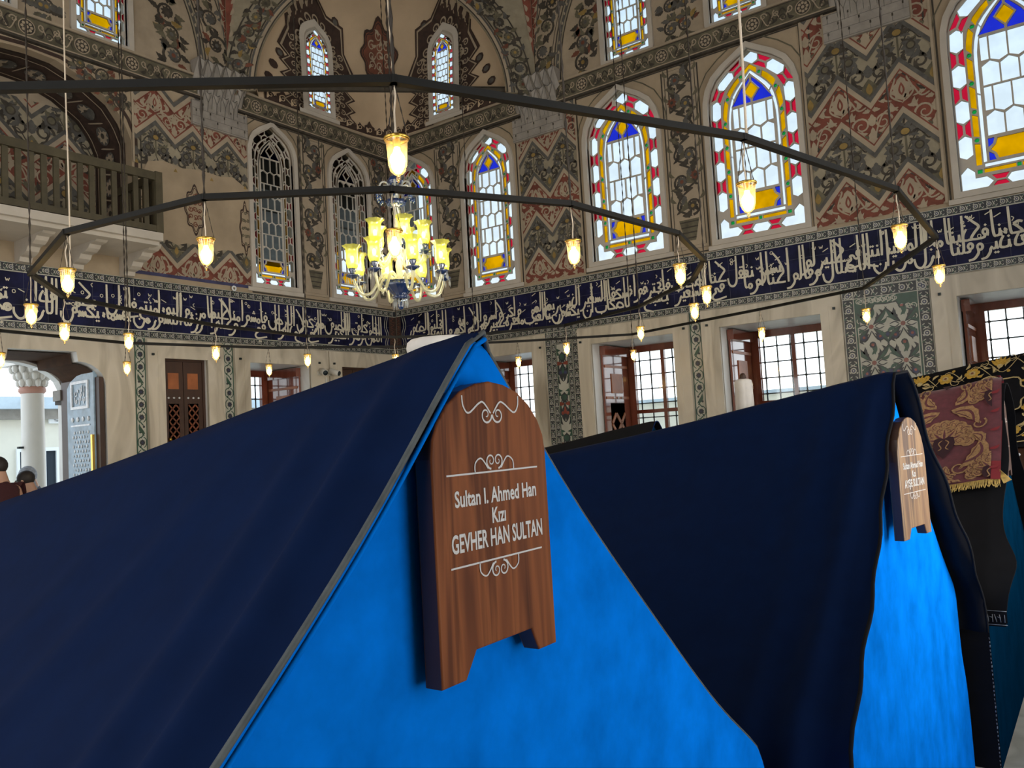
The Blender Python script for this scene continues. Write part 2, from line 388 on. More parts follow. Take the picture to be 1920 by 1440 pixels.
# the gallery recess over the door: side, vault and painted back
n = MB(); D = .95
N3 = [LWM(u, v, -UT) for u, v in NICHE]; B3 = [LWM(u, v, -D) for u, v in NICHE]; k = len(NICHE)
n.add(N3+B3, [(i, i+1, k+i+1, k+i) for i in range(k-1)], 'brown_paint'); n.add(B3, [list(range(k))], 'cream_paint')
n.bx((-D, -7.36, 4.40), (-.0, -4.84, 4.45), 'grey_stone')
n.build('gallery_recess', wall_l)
f = MB(); f.bx((-WT, RY-WT, -.2), (RX+WT, WT, 0), 'marble'); f.build('floor', kind='structure')
f = MB(); f.bx((-UT, RY-.5, TOP), (RX+.5, UT, TOP+.2), 'cream_paint'); f.build('ceiling', kind='structure')
for nm, fn, ws in (('wall_east', lambda u, v, w_: (RX-w_, -u, v), [-y for y in EASTWIN]), ('wall_south', lambda u, v, w_: (u, RY+w_, v), SOUTHWIN)):
    w = MB()
    w.cut([rect(0, 0, 11.5, TOP)]+[rect(u-.66, .55, u+.66, 2.95) for u in ws]+[arch_pts(u, 4.15, .55, 2.45) for u in ws], .3, fn, -.15, 'plaster')
    w.build(nm, kind='structure')
# ------------------------------------------------------------------ cornices and the tiled inscription band (trim)
def trim(name, mp, U):
    t = MB()
    t.bx((0, ZC0, 0), (U, ZC1, .05), 'olive_paint', lambda a, b, c: mp(a, b, c))
    t.bx((0, ZC1, 0), (U, ZC1+.03, .075), 'cream_paint', lambda a, b, c: mp(a, b, c))
    t.bx((0, ZC0-.03, 0), (U, ZC0, .065), 'dark_paint', lambda a, b, c: mp(a, b, c))
    o = t.build(name, kind='structure')
    p = Paint(mp, .053)
    x = .05; i = 0
    while x < U-.2:
        c = (x+.16, (ZC0+ZC1)/2)
        p.disc(c, .10, 'cream_paint', 1, 16); p.disc(c, .088, 'dark_paint', 2, 16)
        for q in range(8): p.disc((c[0]+.055*cos(q*pi/4), c[1]+.055*sin(q*pi/4)), .02, 'cream_paint', 3, 6)
        p.disc(c, .022, 'cream_paint', 3, 8)
        p.vine([(x+.27, c[1]-.09), (x+.36, c[1]+.09), (x+.46, c[1]-.05), (x+.56, c[1]+.08), (x+.66, c[1]-.09)], .018, 'dark_paint')
        p.vine([(x+.27, c[1]+.09), (x+.36, c[1]-.09), (x+.46, c[1]+.05), (x+.56, c[1]-.08), (x+.66, c[1]+.09)], .014, 'cream_paint', 2)
        for q in range(5): p.spiral((x+.31+.085*q, c[1]+.045*(-1)**q), .05, q, 1.2*(-1)**q, .016, 'dark_paint' if q % 2 else 'cream_paint', 3, 12)
        for q in range(6): p.leaf((x+.3+.065*q, c[1]+.05*(-1)**q), 1.2*q, .09, .045, 'dark_paint' if q % 2 else 'olive_paint', 2)
        x += .66
    p.stroke([(0, ZC0+.012), (U, ZC0+.012)], .016, 'cream_paint', 4); p.stroke([(0, ZC1-.012), (U, ZC1-.012)], .012, 'dark_paint', 4)
    p.build('cornice_ornament', o); return o
trim('trim_1', RWM, RX); trim('trim_2', LWM, -RY)
# ------------------------------------------------------------------ stained-glass windows
def dense(P, n):
    L = [0]; 
    for a, b in zip(P, P[1:]): L.append(L[-1]+hypot(b[0]-a[0], b[1]-a[1]))
    out = []; j = 0
    for i in range(n+1):
        t = L[-1]*i/n
        while j < len(L)-2 and L[j+1] < t: j += 1
        q = (t-L[j])/max(1e-9, L[j+1]-L[j]); a, b = P[j], P[j+1]; l = hypot(b[0]-a[0], b[1]-a[1]) or 1
        out.append(((a[0]+q*(b[0]-a[0]), a[1]+q*(b[1]-a[1])), ((b[0]-a[0])/l, (b[1]-a[1])/l)))
    return out, L[-1]
def inset(uc, vb, hw, h, d): return arch_pts(uc, vb+d, hw-d, h-d-d*1.15, 1.28*hw/(hw-d)*.97 if hw-d > .05 else 1)
WNO = [0]
def stained(mp, spec, small=False):
    uc, vb, hw, h = spec; WNO[0] += 1; nm = 'window_%d' % WNO[0]
    fr = MB(); out = arch_pts(uc, vb-.07, hw+.07, h+.15); mid = arch_pts(uc, vb-.02, hw+.02, h+.04); inn = arch_pts(uc, vb, hw, h)
    fr.cut([out, mid], .05, mp, .02, 'plaster_white'); fr.cut([mid, inn], .09, mp, .0, 'plaster_white')
    fr.cut([rect(uc-hw-.13, vb-.13, uc+hw+.13, vb-.07)], .03, mp, .012, 'plaster_white')
    root = fr.build(nm, kind='structure')
    k = hw/.58; H = []                                                    # panes: (outline, colour)
    b = .145*k
    P = arch_pts(uc, vb, hw, h); P = P[1:-1]
    I = inset(uc, vb, hw, h, b*.5+.012)
    I = I[1:-1]; I = [(I[0][0], vb+.30*k)]+I+[(I[-1][0], vb+.30*k)]
    _, L = dense(I, 2); n = max(5, round(L/(.42*k))); n += 1-n % 2
    D_, _ = dense(I, 4*n)                                                # red between hexagons
    bw = b*.94; hl = L/n*.66; rl = L/n*.40
    def loc(c, t, pts): return [(c[0]+a*t[0]-q*t[1], c[1]+a*t[1]+q*t[0]) for a, q in pts]
    for i in range(n):
        c, t = D_[4*i+2]
        H.append((loc(c, t, [(-hl/2, 0), (-hl*.36, -bw/2), (hl*.36, -bw/2), (hl/2, 0), (hl*.36, bw/2), (-hl*.36, bw/2)]), 'glass_clear'))
        if i:
            c, t = D_[4*i]
            for sg in (1, -1):
                H.append((loc(c, t, [(-rl*.62, sg*bw*.5), (rl*.62, sg*bw*.5), (rl*.30, sg*bw*.09), (-rl*.30, sg*bw*.09)]), 'glass_red'))
    for sg in (1, -1):                                                    # bottom corners and bottom row
        e = uc-sg*(hw-.012); q = lambda x, y: (e+sg*x*k, vb+.012+y*k)
        H.append(([q(0, 0), q(.25, 0), q(.315, .065), q(.25, .13), q(.14, .13), q(.14, .2), q(.07, .27), q(0, .2)], 'glass_clear'))
        m_ = .41
        H.append(([q(.30, 0), q(.47, 0), q(.43, .055), q(.345, .055)], 'glass_red')); H.append(([q(.30, .13), q(.47, .13), q(.43, .075), q(.345, .075)], 'glass_red'))
    H.append(([(uc-.125*k, vb+.077*k), (uc-.08*k, vb+.02*k), (uc+.08*k, vb+.02*k), (uc+.125*k, vb+.077*k), (uc+.08*k, vb+.135*k), (uc-.08*k, vb+.135*k)], 'glass_clear'))
    def ribbon(d, wd, v0, seg, col, jewel):
        A = inset(uc, vb, hw, h, d)[1:-1]; B = inset(uc, vb, hw, h, d+wd)[1:-1]
        A = [(A[0][0], v0)]+A+[(A[-1][0], v0)]; B = [(B[0][0], v0)]+B+[(B[-1][0], v0)]
        _, La = dense(A, 2); ns = max(3, round(La/seg)); ns += 1-ns % 2; st = 4; DA, _ = dense(A, ns*st*2); DB, _ = dense(B, ns*st*2); g = 1
        for i in range(ns):
            r = range(i*st*2+(g if jewel else 0), (i+1)*st*2+1-(g if jewel else 0))
            if not jewel: r = range(i*st*2, (i+1)*st*2+1)
            q = [DA[j][0] for j in r]; z = [DB[j][0] for j in r]
            if not jewel: q[0] = tuple(.97*x+.03*y for x, y in zip(q[0], q[1])); z[0] = tuple(.97*x+.03*y for x, y in zip(z[0], z[1]))
            H.append((q+z[::-1], col))
            if jewel and i:
                c = [(a+b_)/2 for a, b_ in zip(DA[i*st*2][0], DB[i*st*2][0])]; rr_ = wd*.46
                H.append(([(c[0]+rr_*cos(pi*x/3), c[1]+rr_*sin(pi*x/3)) for x in range(6)], 'glass_green'))
    if not small or True:
        ribbon(.172*k, .058*k, vb+.235*k, .34*k, 'glass_gold', True)
        ribbon(.245*k, .034*k, vb+.30*k, .9*k, 'glass_clear', False)
    cw = hw-.305*k; y0 = vb+.18*k
    for sg in (1, -1):
        H.append(([(uc+sg*.03*k, y0), (uc+sg*(cw+.06*k), y0), (uc+sg*(cw+.06*k), y0+.045*k), (uc+sg*.03*k, y0+.045*k)], 'glass_gold'))
        x = uc+sg*(cw+.103*k); H.append(([(x-.025*k, y0), (x+.025*k, y0), (x+.025*k, y0+.045*k), (x-.025*k, y0+.045*k)], 'glass_green'))
    H.append((rect(uc-.02*k, y0, uc+.02*k, y0+.045*k), 'glass_green'))
    y0 += .065*k; H.append((rect(uc-cw-.05*k, y0, uc+cw+.05*k, y0+.04*k), 'glass_clear'))
    y0 += .062*k; ph = .25*k; ym = y0+ph/2                                 # gold cartouche with blue corners
    H.append(([(uc-cw*.93, ym), (uc-cw*.74, ym-ph*.2), (uc-cw*.66, ym-ph*.46), (uc+cw*.66, ym-ph*.46), (uc+cw*.74, ym-ph*.2), (uc+cw*.93, ym), (uc+cw*.74, ym+ph*.2), (uc+cw*.66, ym+ph*.46), (uc-cw*.66, ym+ph*.46), (uc-cw*.74, ym+ph*.2)], 'glass_gold'))
    for sx in (1, -1):
        for sy in (1, -1): H.append(([(uc+sx*cw, ym+sy*ph*.5), (uc+sx*cw*.76, ym+sy*ph*.5), (uc+sx*cw*.83, ym+sy*ph*.24), (uc+sx*cw, ym+sy*ph*.1)], 'glass_blue'))
    y0 += ph+.022*k
    J = inset(uc, vb, hw, h, .30*k); ys = vb+h-1.28*hw+.03*k; yt = max(p[1] for p in J)-.02*k
    J = [p for p in J if p[1] > ys+.02*k]; bl = [(uc+cw, ys)]+J+[(uc-cw, ys)]
    dm = [(uc, ys+(yt-ys)*.14), (uc+cw*.34, ys+(yt-ys)*.46), (uc, ys+(yt-ys)*.78), (uc-cw*.34, ys+(yt-ys)*.46)]
    for sg in (1, -1):
        half = [p for p in bl if sg*(p[0]-uc) >= -1e-6]
        if sg < 0: half = half[::-1]
        half = [p for p in half if p[0] != uc]
        H.append((half+[(uc+sg*.014*k, yt-.01), (uc+sg*.014*k, dm[2][1]+.014*k), (uc+sg*(cw*.34+.018*k), dm[1][1]), (uc+sg*.014*k, dm[0][1]-.012*k), (uc+sg*.014*k, ys)], 'glass_blue'))
    H.append((dm, 'glass_gold'))
    ch = (ys-.02*k-y0); rows = max(2, round(ch/(.30*k))); rh = ch/rows; g = .008*k; wc = 2*cw/3
    for r_ in range(rows):
        ya = y0+r_*rh
        def cell(x0, x1, kind):
            xm = (x0+x1)/2; tip = rh*.16; a, b_ = x0+g, x1-g
            if kind == 0: return [(a, ya+g), (b_, ya+g), (b_, ya+rh-tip-g), (xm, ya+rh-g*.4), (a, ya+rh-tip-g)]
            return [(a, ya+g-tip*.0), (xm, ya-tip+g*2.0), (b_, ya+g), (b_, ya+rh-g), (a, ya+rh-g)]
        if r_ % 2 == 0:
            for c_ in range(3): H.append((cell(uc-cw+c_*wc, uc-cw+(c_+1)*wc, 0), 'glass_clear'))
        else:
            for c_ in range(2): H.append((cell(uc-cw+(c_+.5)*wc, uc-cw+(c_+1.5)*wc, 1), 'glass_clear'))
            for a, b_ in ((uc-cw, uc-cw+wc/2), (uc+cw-wc/2, uc+cw)): H.append(([(a+g, ya+g), (b_-g, ya+g), (b_-g, ya+rh-g), (a+g, ya+rh-g)], 'glass_clear'))
    la = MB(); la.cut([arch_pts(uc, vb-.01, hw+.01, h+.02)]+[p for p, _ in H], .03, mp, -.055, 'plaster_white'); la.build('plaster_lattice', root)
    gl = MB()
    for p, c in H:
        cx, cy = sum(a for a, _ in p)/len(p), sum(b_ for _, b_ in p)/len(p)
        gl.add([mp(cx+(a-cx)*1.04, cy+(b_-cy)*1.04, -.06) for a, b_ in p], [list(range(len(p)))], c)
    gl.build('coloured_glass', root)
for q in RWIN: stained(RWM, q)
for q in RUP: stained(RWM, q, True)
for q in LWIN: stained(LWM, q)
for q in LUP: stained(LWM, q, True)
# ------------------------------------------------------------------ the corner exedra over the cornice and its arch
ML = Vector((1.65, -1.65)); TT = Vector((1, 1))/sqrt(2); NN = Vector((-1, 1))/sqrt(2); HD = 2.333; UC0 = -.04; RA = 1.9; Z0 = 7.08
def diag(u, v, w_): q = ML+TT*u-NN*w_; return (q.x, q.y, v)
def conch(u, v, w_=0):
    d0 = HD-.03-sqrt(u*u+.22*.22); h2 = max(RA*RA-(u-UC0)**2, 1e-4); t = max(0, 1-(v-Z0)**2/h2)
    q = ML+TT*u+NN*(max(0, d0-.02)*sqrt(t)-w_); return (q.x, q.y, v)
e = MB()
def cg(a, b):
    u = UC0-RA*cos(pi*a); hh = sqrt(max(0, RA*RA-(u-UC0)**2)); return conch(u, Z0+hh*sin(pi/2*b))
e.grid(220, 150, cg, 'beige_paint')
cw_ = [(-1.07, 7.20, .17, 1.16), (.97, 7.22, .17, 1.16)]                    # two little windows pierced in it
def in_cw(p):
    u = (Vector((p[0], p[1]))-ML).dot(TT)
    return any(abs(u-a) < hw+.015 and v0-.01 < p[2] < v0+h-.30*max(0, abs(u-a)/hw-.15)+.01 for a, v0, hw, h in cw_)
kp = [i for i, f in enumerate(e.f) if not in_cw([sum(e.v[k][q] for k in f)/len(f) for q in range(3)])]
e.f = [e.f[i] for i in kp]; e.m = [e.m[i] for i in kp]; e.sm = [e.sm[i] for i in kp]
circ = [(UC0+RA*cos(pi*i/40), 7.05+RA*sin(pi*i/40)) for i in range(41)]
e.cut([[(-HD+.0, 7.05)]+circ[::-1]+[(HD, 7.05), (HD, TOP), (-HD, TOP)]], .05, diag, .025, 'pale_ground')
ex = e.build('wall_back', kind='structure')
# ------------------------------------------------------------------ muqarnas corbels carrying the arches
def corbel(mp, u0, u1, zt, name='muqarnas_corbel'):
    c = MB(); wd = u1-u0; uc = (u0+u1)/2; zb = 6.36
    c.bx((u0, zb, 0), (u1, zb+.36, .055), 'corbel_stone', lambda a, b, d: mp(a, b, d))
    tiers = [(zb+.28, .26, .10, 4, .62), (zb+.46, .26, .17, 5, .8), (zb+.66, .28, .25, 6, .95)]
    for z, hh, dep, nn, fr in tiers:
        W2 = wd*fr
        for i in range(nn):
            a0, a1 = uc-W2/2+W2*i/nn, uc-W2/2+W2*(i+1)/nn; am = (a0+a1)/2
            V = [mp(a0, z, .05), mp(a1, z, .05), mp(am, z-.05, .05), mp(a0, z+hh, dep*.85), mp(a1, z+hh, dep*.85), mp(am, z+hh*.8, dep), mp(a0, z+hh, .0), mp(a1, z+hh, 0), mp(am, z+hh*.35, dep*.75)]
            c.add(V, [(0, 2, 8, 3), (2, 1, 4, 8), (3, 8, 5), (8, 4, 5), (3, 5, 4, 7, 6), (0, 3, 6), (1, 7, 4)], 'corbel_stone')
            for q in ((0, 2), (2, 1), (8, 3), (8, 4), (3, 5), (5, 4), (2, 8), (0, 3)): c.tube([V[q[0]], V[q[1]]], .006, 'joint_line', 3)
    p = Paint(mp, .058)
    for j in range(4): p.stroke([(u0, zb+.02+.11*j), (u1, zb+.02+.11*j)], .006, 'joint_line')
    for j in range(3):
        for i in range(4):
            x = u0+wd*(i+.5*(j % 2)+.25)/4
            if x < u1: p.stroke([(x, zb+.02+.11*j), (x, zb+.13+.11*j)], .006, 'joint_line'); p.stroke([(x, zb+.085+.11*j), (x, zb+.12+.11*j)], .02, 'dark_paint')
    o = c.build(name, wall_r if mp is RWM else wall_l); 
    for q in p.mb.v[:0]: pass
    p.build('masonry_lines', o); return o
corbel(RWM, 2.85, 3.8, 7.3); corbel(RWM, 7.69, 8.68, 7.3); corbel(LWM, 3.03, 3.95, 7.3)
# tie beam across the corner arch
b = MB(); b.bar((.05, -2.98, 7.17), (3.1, -.05, 7.15), .07, .055, 'beam_paint'); b.bar((.05, -2.98, 7.21), (3.1, -.05, 7.19), .10, .014, 'beam_paint')
b.build('tie_beam', label='brown painted tie beam across the corner arch above the chandelier', cat='beam')
# ------------------------------------------------------------------ lettering: a reed-pen alphabet, strokes written leftwards from x=0 at the right
LOOP = lambda cx, cy, r, a0=0, n=9, sy=1.15: [(cx+r*cos(a0+2*pi*i/n), cy+r*sy*sin(a0+2*pi*i/n)) for i in range(n+1)]
BOWL = [(0, .2), (.04, -.08), (.2, -.34), (.46, -.36), (.68, -.1), (.7, .2)]
BELLY = [(.42, .42), (.12, .24), (.0, -.12), (.2, -.42), (.6, -.42)]
SHAPE = {'ا': 'a', 'أ': 'a', 'إ': 'a', 'آ': 'a', 'ب': 'b1d', 'ت': 'b2u', 'ث': 'b3u', 'ن': 'n1u', 'ي': 'y2d', 'ى': 'y', 'ج': 'h1d', 'ح': 'h', 'خ': 'h1u', 'د': 'd', 'ذ': 'd1u', 'ر': 'r', 'ز': 'r1u', 'س': 's', 'ش': 's3u', 'ص': 'c', 'ض': 'c1u', 'ط': 't', 'ظ': 't1u', 'ع': 'e', 'غ': 'e1u', 'ف': 'f1u', 'ق': 'f2u', 'ك': 'k', 'ل': 'l', 'م': 'm', 'ه': 'o', 'ة': 'o2u', 'و': 'w', 'ؤ': 'w', 'ئ': 'y', 'ء': 'q'}
NOJOIN = 'adrwq'
def glyph(s, jr, jl, A):
    """strokes, advance, dot anchor height"""
    if s == 'a': return ([[(0, 0), (.08, .04), (.13, .4), (.15, A)]] if jr else [[(.14, A), (.13, A*.5), (.16, -.04)]]), .27, 0
    if s == 'l':
        if jl: return [([(0, 0)] if 0 else [])+[(.10, A), (.11, A*.5), (.13, .12), (.3, 0)]]+([[(0, 0), (.13, .04)]] if jr else []), .3, 0
        return [[(.08, A), (.09, .3), (.14, -.2), (.36, -.42), (.62, -.3), (.72, .1)]], .74, 0
    if s in 'bny' and jl: return [[(0, 0), (.09, .06), (.11, .36)], [(.11, .36), (.14, .06), (.32, 0)]], .32, .36
    if s == 'b': return [[(0, .3), (.03, .04), (.2, -.09), (.66, -.09), (.88, .02), (.92, .26)]], .95, .15
    if s == 'n': return [[(x, y) for x, y in BOWL]], .74, .1
    if s == 'y': return [[(0, .0), (.1, .2), (.28, .2), (.24, .0), (.44, -.14), (.5, -.32), (.26, -.46), (-.5, -.34)]], .5, -.25
    if s == 'r': return [[(0, .14), (.09, .0), (.13, -.15), (.32, -.38), (.6, -.44)]], .36, .2
    if s == 'd': return [[(.04, .58), (.2, .32), (.24, .06), (.1, 0), (-.04, 0)]], .32, .6
    if s == 'w': return [LOOP(.15, .2, .13, -.6), [(.26, .12), (.25, -.1), (.48, -.36), (.78, -.42)]], .48, .4
    if s == 'f':
        if jl: return [LOOP(.15, .3, .12, -1.2), [(.2, .2), (.2, .05), (.38, 0)]]+([[(0, 0), (.2, .0)]] if jr else []), .38, .48
        return [LOOP(.15, .3, .12, -1.2)]+[[(.24+.0*x+x, y) for x, y in BOWL]], .95, .48
    if s == 'm':
        if jl: return [LOOP(.12, .06, .11, 0)]+[[(.2, .04), (.34, 0)]], .34, 0
        return [LOOP(.12, .04, .11, 0), [(.1, -.06), (.2, -.2), (.1, -.42), (-.5, -.60)]], .34, 0
    if s == 'o':
        if jl: return [LOOP(.2, .16, .19, pi, 10, .9), LOOP(.17, .12, .09, 0, 8), [(.36, .06), (.46, 0)]], .46, 0
        return [[(0, 0), (.1, .32), (.27, .2), (.2, .0), (.0, .04)]], .32, .4
    if s == 'h':
        if jl: return [[(.0, .50), (.2, .56), (.46, .46)], [(.46, .46), (.2, .24), (.04, .04), (.24, 0), (.5, 0)]], .5, .22
        return [[(0, .46), (.2, .52), (.44, .42)], BELLY], .62, -.12
    if s == 's':
        t = [[(0, 0), (.05, .25), (.1, .03)], [(.1, .03), (.18, .03), (.2, .25), (.24, .03)], [(.24, .03), (.33, .05), (.36, .28), (.4, .02), (.5, 0)]]
        return (t, .52, .38) if jl else (t+[[(.42+x, y-.02) for x, y in BOWL]], 1.15, .38)
    if s == 'c':
        t = [[(0, .02), (.16, .26), (.42, .34), (.54, .14), (.36, 0), (0, .02)], [(.52, .1), (.56, .24), (.6, .02), (.7, 0)]]
        return (t, .72, .45) if jl else (t+[[(.58+x, y-.02) for x, y in BOWL]], 1.3, .45)
    if s == 't': return [[(0, .02), (.16, .26), (.42, .34), (.54, .14), (.36, 0), (0, .02)], [(.12, A), (.13, .1)]]+([[(.4, 0), (.62, 0)]] if jl else []), .62, .6
    if s == 'e':
        if jl and jr: return [[(0, 0), (.1, .05), (.1, .34), (.36, .36), (.12, .06), (.4, 0)]], .4, .5
        if jl: return [[(.36, .55), (.16, .54), (.1, .36), (.32, .24)], [(.32, .24), (.08, .12), (.14, 0), (.5, 0)]], .5, .68
        return [[(.34, .42), (.14, .4), (.1, .26), (.3, .18)]]+[[(x-.05, y-.1) for x, y in BELLY[1:]]], .6, .55
    if s == 'k':
        if jl: return [[(.72, A*.92), (.34, A*.66), (.08, .62), (.3, .36), (.5, .08), (.34, 0), (-.02, 0)], [(.34, 0), (.7, 0)]], .68, 0
        return [[(.08, A), (.1, .2), (.22, -.06), (.66, -.04), (.8, .14)], [(.52, .5), (.38, .4), (.5, .32), (.34, .24)]], .82, 0
    return [[(.16, .3), (.05, .22), (.14, .12), (.02, .06)]], .25, 0
def word(wd, A):
    """all strokes of a word, writing leftwards; returns strokes, dots, width"""
    st = []; dots = []; x = 0; L = [SHAPE.get(ch, 'b') for ch in wd]
    for i, q in enumerate(L):
        s, dt = q[0], q[1:]
        jr = i > 0 and L[i-1][0] not in NOJOIN; jl = i < len(L)-1 and s not in NOJOIN
        g, adv, dh = glyph(s, jr, jl, A)
        for p in g: st.append([(x+a, b) for a, b in p])
        if dt:
            n, up = int(dt[0]), dt[1] == 'u'; y = (max(dh, .3)+.16) if up else (-.2 if s != 'y' or jl else -.66)
            if s == 'n' and not jl: y = .12
            cx = x+(adv*.45 if adv > .5 else .12)
            for k in range(n): dots.append((cx+.13*(k-(n-1)/2) if k < 2 or n < 3 else cx-.065, y+(.11 if k == 2 else 0)))
        x += adv
    return st, dots, x
T_LEFT = 'الا يعلم من خلق وهو اللطيف الخبير هو الذي جعل لكم الارض ذلولا فامشوا في مناكبها وكلوا من رزقه واليه النشور ءامنتم من في السماء ان يخسف بكم الارض فاذا هي تمور ام امنتم من في السماء ان يرسل عليكم حاصبا فستعلمون كيف نذير ولقد كذب الذين من قبلهم فكيف كان نكير'.split()
T_RIGHT = 'فوج سالهم خزنتها الم ياتكم نذير قالوا بلى قد جاءنا نذير فكذبنا وقلنا ما نزل الله من شيء ان انتم الا في ضلال كبير وقالوا لو كنا نسمع او نعقل ما كنا في اصحاب السعير فاعترفوا بذنبهم فسحقا لاصحاب السعير ان الذين يخشون ربهم بالغيب لهم مغفرة واجر كبير واسروا قولكم او اجهروا به انه عليم بذات الصدور'.split()
def inscribe(P, words, s0, s1, smap, seed):
    R = random.Random(seed); U = .225
    zl, zh = ZB0+.215, ZB0+.355
    pens = [0, .25]; items = []
    for i, wd in enumerate(words):
        r = i % 2; A = 1.93 if r == 0 else 1.36
        st, dots, wdt = word(wd, A); x = pens[r]
        if items: x = max(x, items[-1][1]+.18)
        items.append((r, x, st, dots, wdt, A)); pens[r] = x+wdt+.10
    tot = max(p for p in pens); k = (s1-s0)/(tot*U)
    ww = .0275
    for r, x, st, dots, wdt, A in items:
        z0 = zl if r == 0 else zh
        f = lambda a, b: (smap(s0+(x+a)*U*k), z0+b*U)
        for s in st: P.stroke(catmull([(*f(a, b), 0) for a, b in s], 5), lambda t: ww*(.86+.22*sin(pi*t)), 'glyph_white', 3+r)
        for a, b in dots:
            c = f(a, b); d = .0165; P.poly([(c[0], c[1]-d), (c[0]+d, c[1]), (c[0], c[1]+d), (c[0]-d, c[1])], 'glyph_white', 4)
        for q in range(int(wdt/.55)):                                     # vowel signs between the uprights
            a, b = R.uniform(0, wdt), R.choice((.75, 1.0, 1.25, .62)) if r == 0 else R.choice((.7, .95, 1.15)); t = R.randrange(4)
            c = f(a, b)
            if t == 0: P.stroke([c, (c[0]+.07, c[1]+.035)], .011, 'glyph_white', 5)
            elif t == 1: P.stroke([(c[0]+.018*cos(j*pi/4), c[1]+.02*sin(j*pi/4)) for j in range(9)], .009, 'glyph_white', 5)
            elif t == 2: P.stroke(catmull([(c[0]-.02, c[1]+.02, 0), (c[0]-.008, c[1]-.012, 0), (c[0]+.004, c[1]+.01, 0), (c[0]+.014, c[1]-.012, 0), (c[0]+.024, c[1]+.025, 0)], 4), .009, 'glyph_white', 5)
            else: P.stroke(catmull([(c[0]-.012, c[1]+.03, 0), (c[0]+.01, c[1]+.01, 0), (c[0]-.01, c[1]-.02, 0)], 4), .010, 'glyph_white', 5)
def border_run(P, a, b, wid, vertical=False, l=1, flower='tile_white'):
    """narrow tile border: rosettes and broken stems on a dark ground; a,b are ends of its centre line"""
    L = hypot(b[0]-a[0], b[1]-a[1]); t = ((b[0]-a[0])/L, (b[1]-a[1])/L); nn = (-t[1], t[0])
    f = lambda x, y: (a[0]+t[0]*x+nn[0]*y, a[1]+t[1]*x+nn[1]*y)
    P.poly([f(0, -wid/2), f(L, -wid/2), f(L, wid/2), f(0, wid/2)], 'tile_dark', l)
    for s in (-1, 1): P.stroke([f(0, s*wid*.46), f(L, s*wid*.46)], wid*.07, flower, l+1)
    n = max(1, round(L/(wid*1.3))); st = L/n
    for i in range(n):
        x = (i+.5)*st; c = f(x, 0); r = wid*.27
        P.disc(c, r, flower, l+1, 9); P.disc(c, r*.62, 'tile_cobalt', l+2, 8); P.disc(c, r*.3, flower, l+3, 6)
        for s in (-1, 1):
            P.vine([f(x+st*.24, -s*wid*.3), f(x+st*.36, s*wid*.05), f(x+st*.5, s*wid*.3), f(x+st*.62, s*wid*.12)], wid*.075, flower, l+1)
            P.leaf(f(x+st*.46, s*wid*.16), atan2(t[1], t[0])+s*1.9, wid*.3, wid*.16, 'tile_green', l+2)
            P.leaf(f(x-st*.2, s*wid*.22), atan2(t[1], t[0])+s*.8, wid*.22, wid*.12, flower, l+1)
def band(mp, U, words, smap, s0, s1, seed):
    P = Paint(mp, .012); t = MB(); t.bx((0, ZB0, 0), (U, ZB3, .012), 'tile_blue', lambda a, b, c: mp(a, b, c))
    o = t.build('trim_%d' % (3 if mp is RWM else 4), kind='structure')
    x = .28
    while x < U:
        P.stroke([(x, ZB1), (x, ZB2)], .004, 'tile_joint', 0); x += .27
    for z in (ZB1+.195, ZB1+.39): P.stroke([(0, z), (U, z)], .004, 'tile_joint', 0)
    border_run(P, (.01, (ZB0+ZB1)/2), (U, (ZB0+ZB1)/2), ZB1-ZB0); border_run(P, (.01, (ZB2+ZB3)/2), (U, (ZB2+ZB3)/2), ZB3-ZB2)
    for z in (ZB1, ZB2): P.stroke([(0, z), (U, z)], .012, 'tile_white', 4)
    P.poly(rect(.0, ZB1, .16, ZB2), 'brown_paint', 1)                     # narrow end panel with arabesque in the corner
    for i in range(5): P.vine([(.02, ZB1+.02+.115*i), (.12, ZB1+.05+.115*i), (.05, ZB1+.09+.115*i), (.13, ZB1+.12+.115*i)], .008, 'rust_paint', 2)
    for s in (0, .05): P.vine([(.17+s, ZB1), (.22+s, ZB1+.1), (.18+s, ZB1+.25), (.23+s, ZB1+.4), (.19+s, ZB2)], .012, 'tile_white', 3)
    P.build('tile_border', o)
    Q = Paint(mp, .013); inscribe(Q, words, s0, s1, smap, seed); Q.build('inscription', o); return o
band(RWM, RX, T_RIGHT, lambda s: 11.15-s, 0, 10.82, 3)
band(LWM, -RY, T_LEFT, lambda s: s, .34, 10.6, 5)
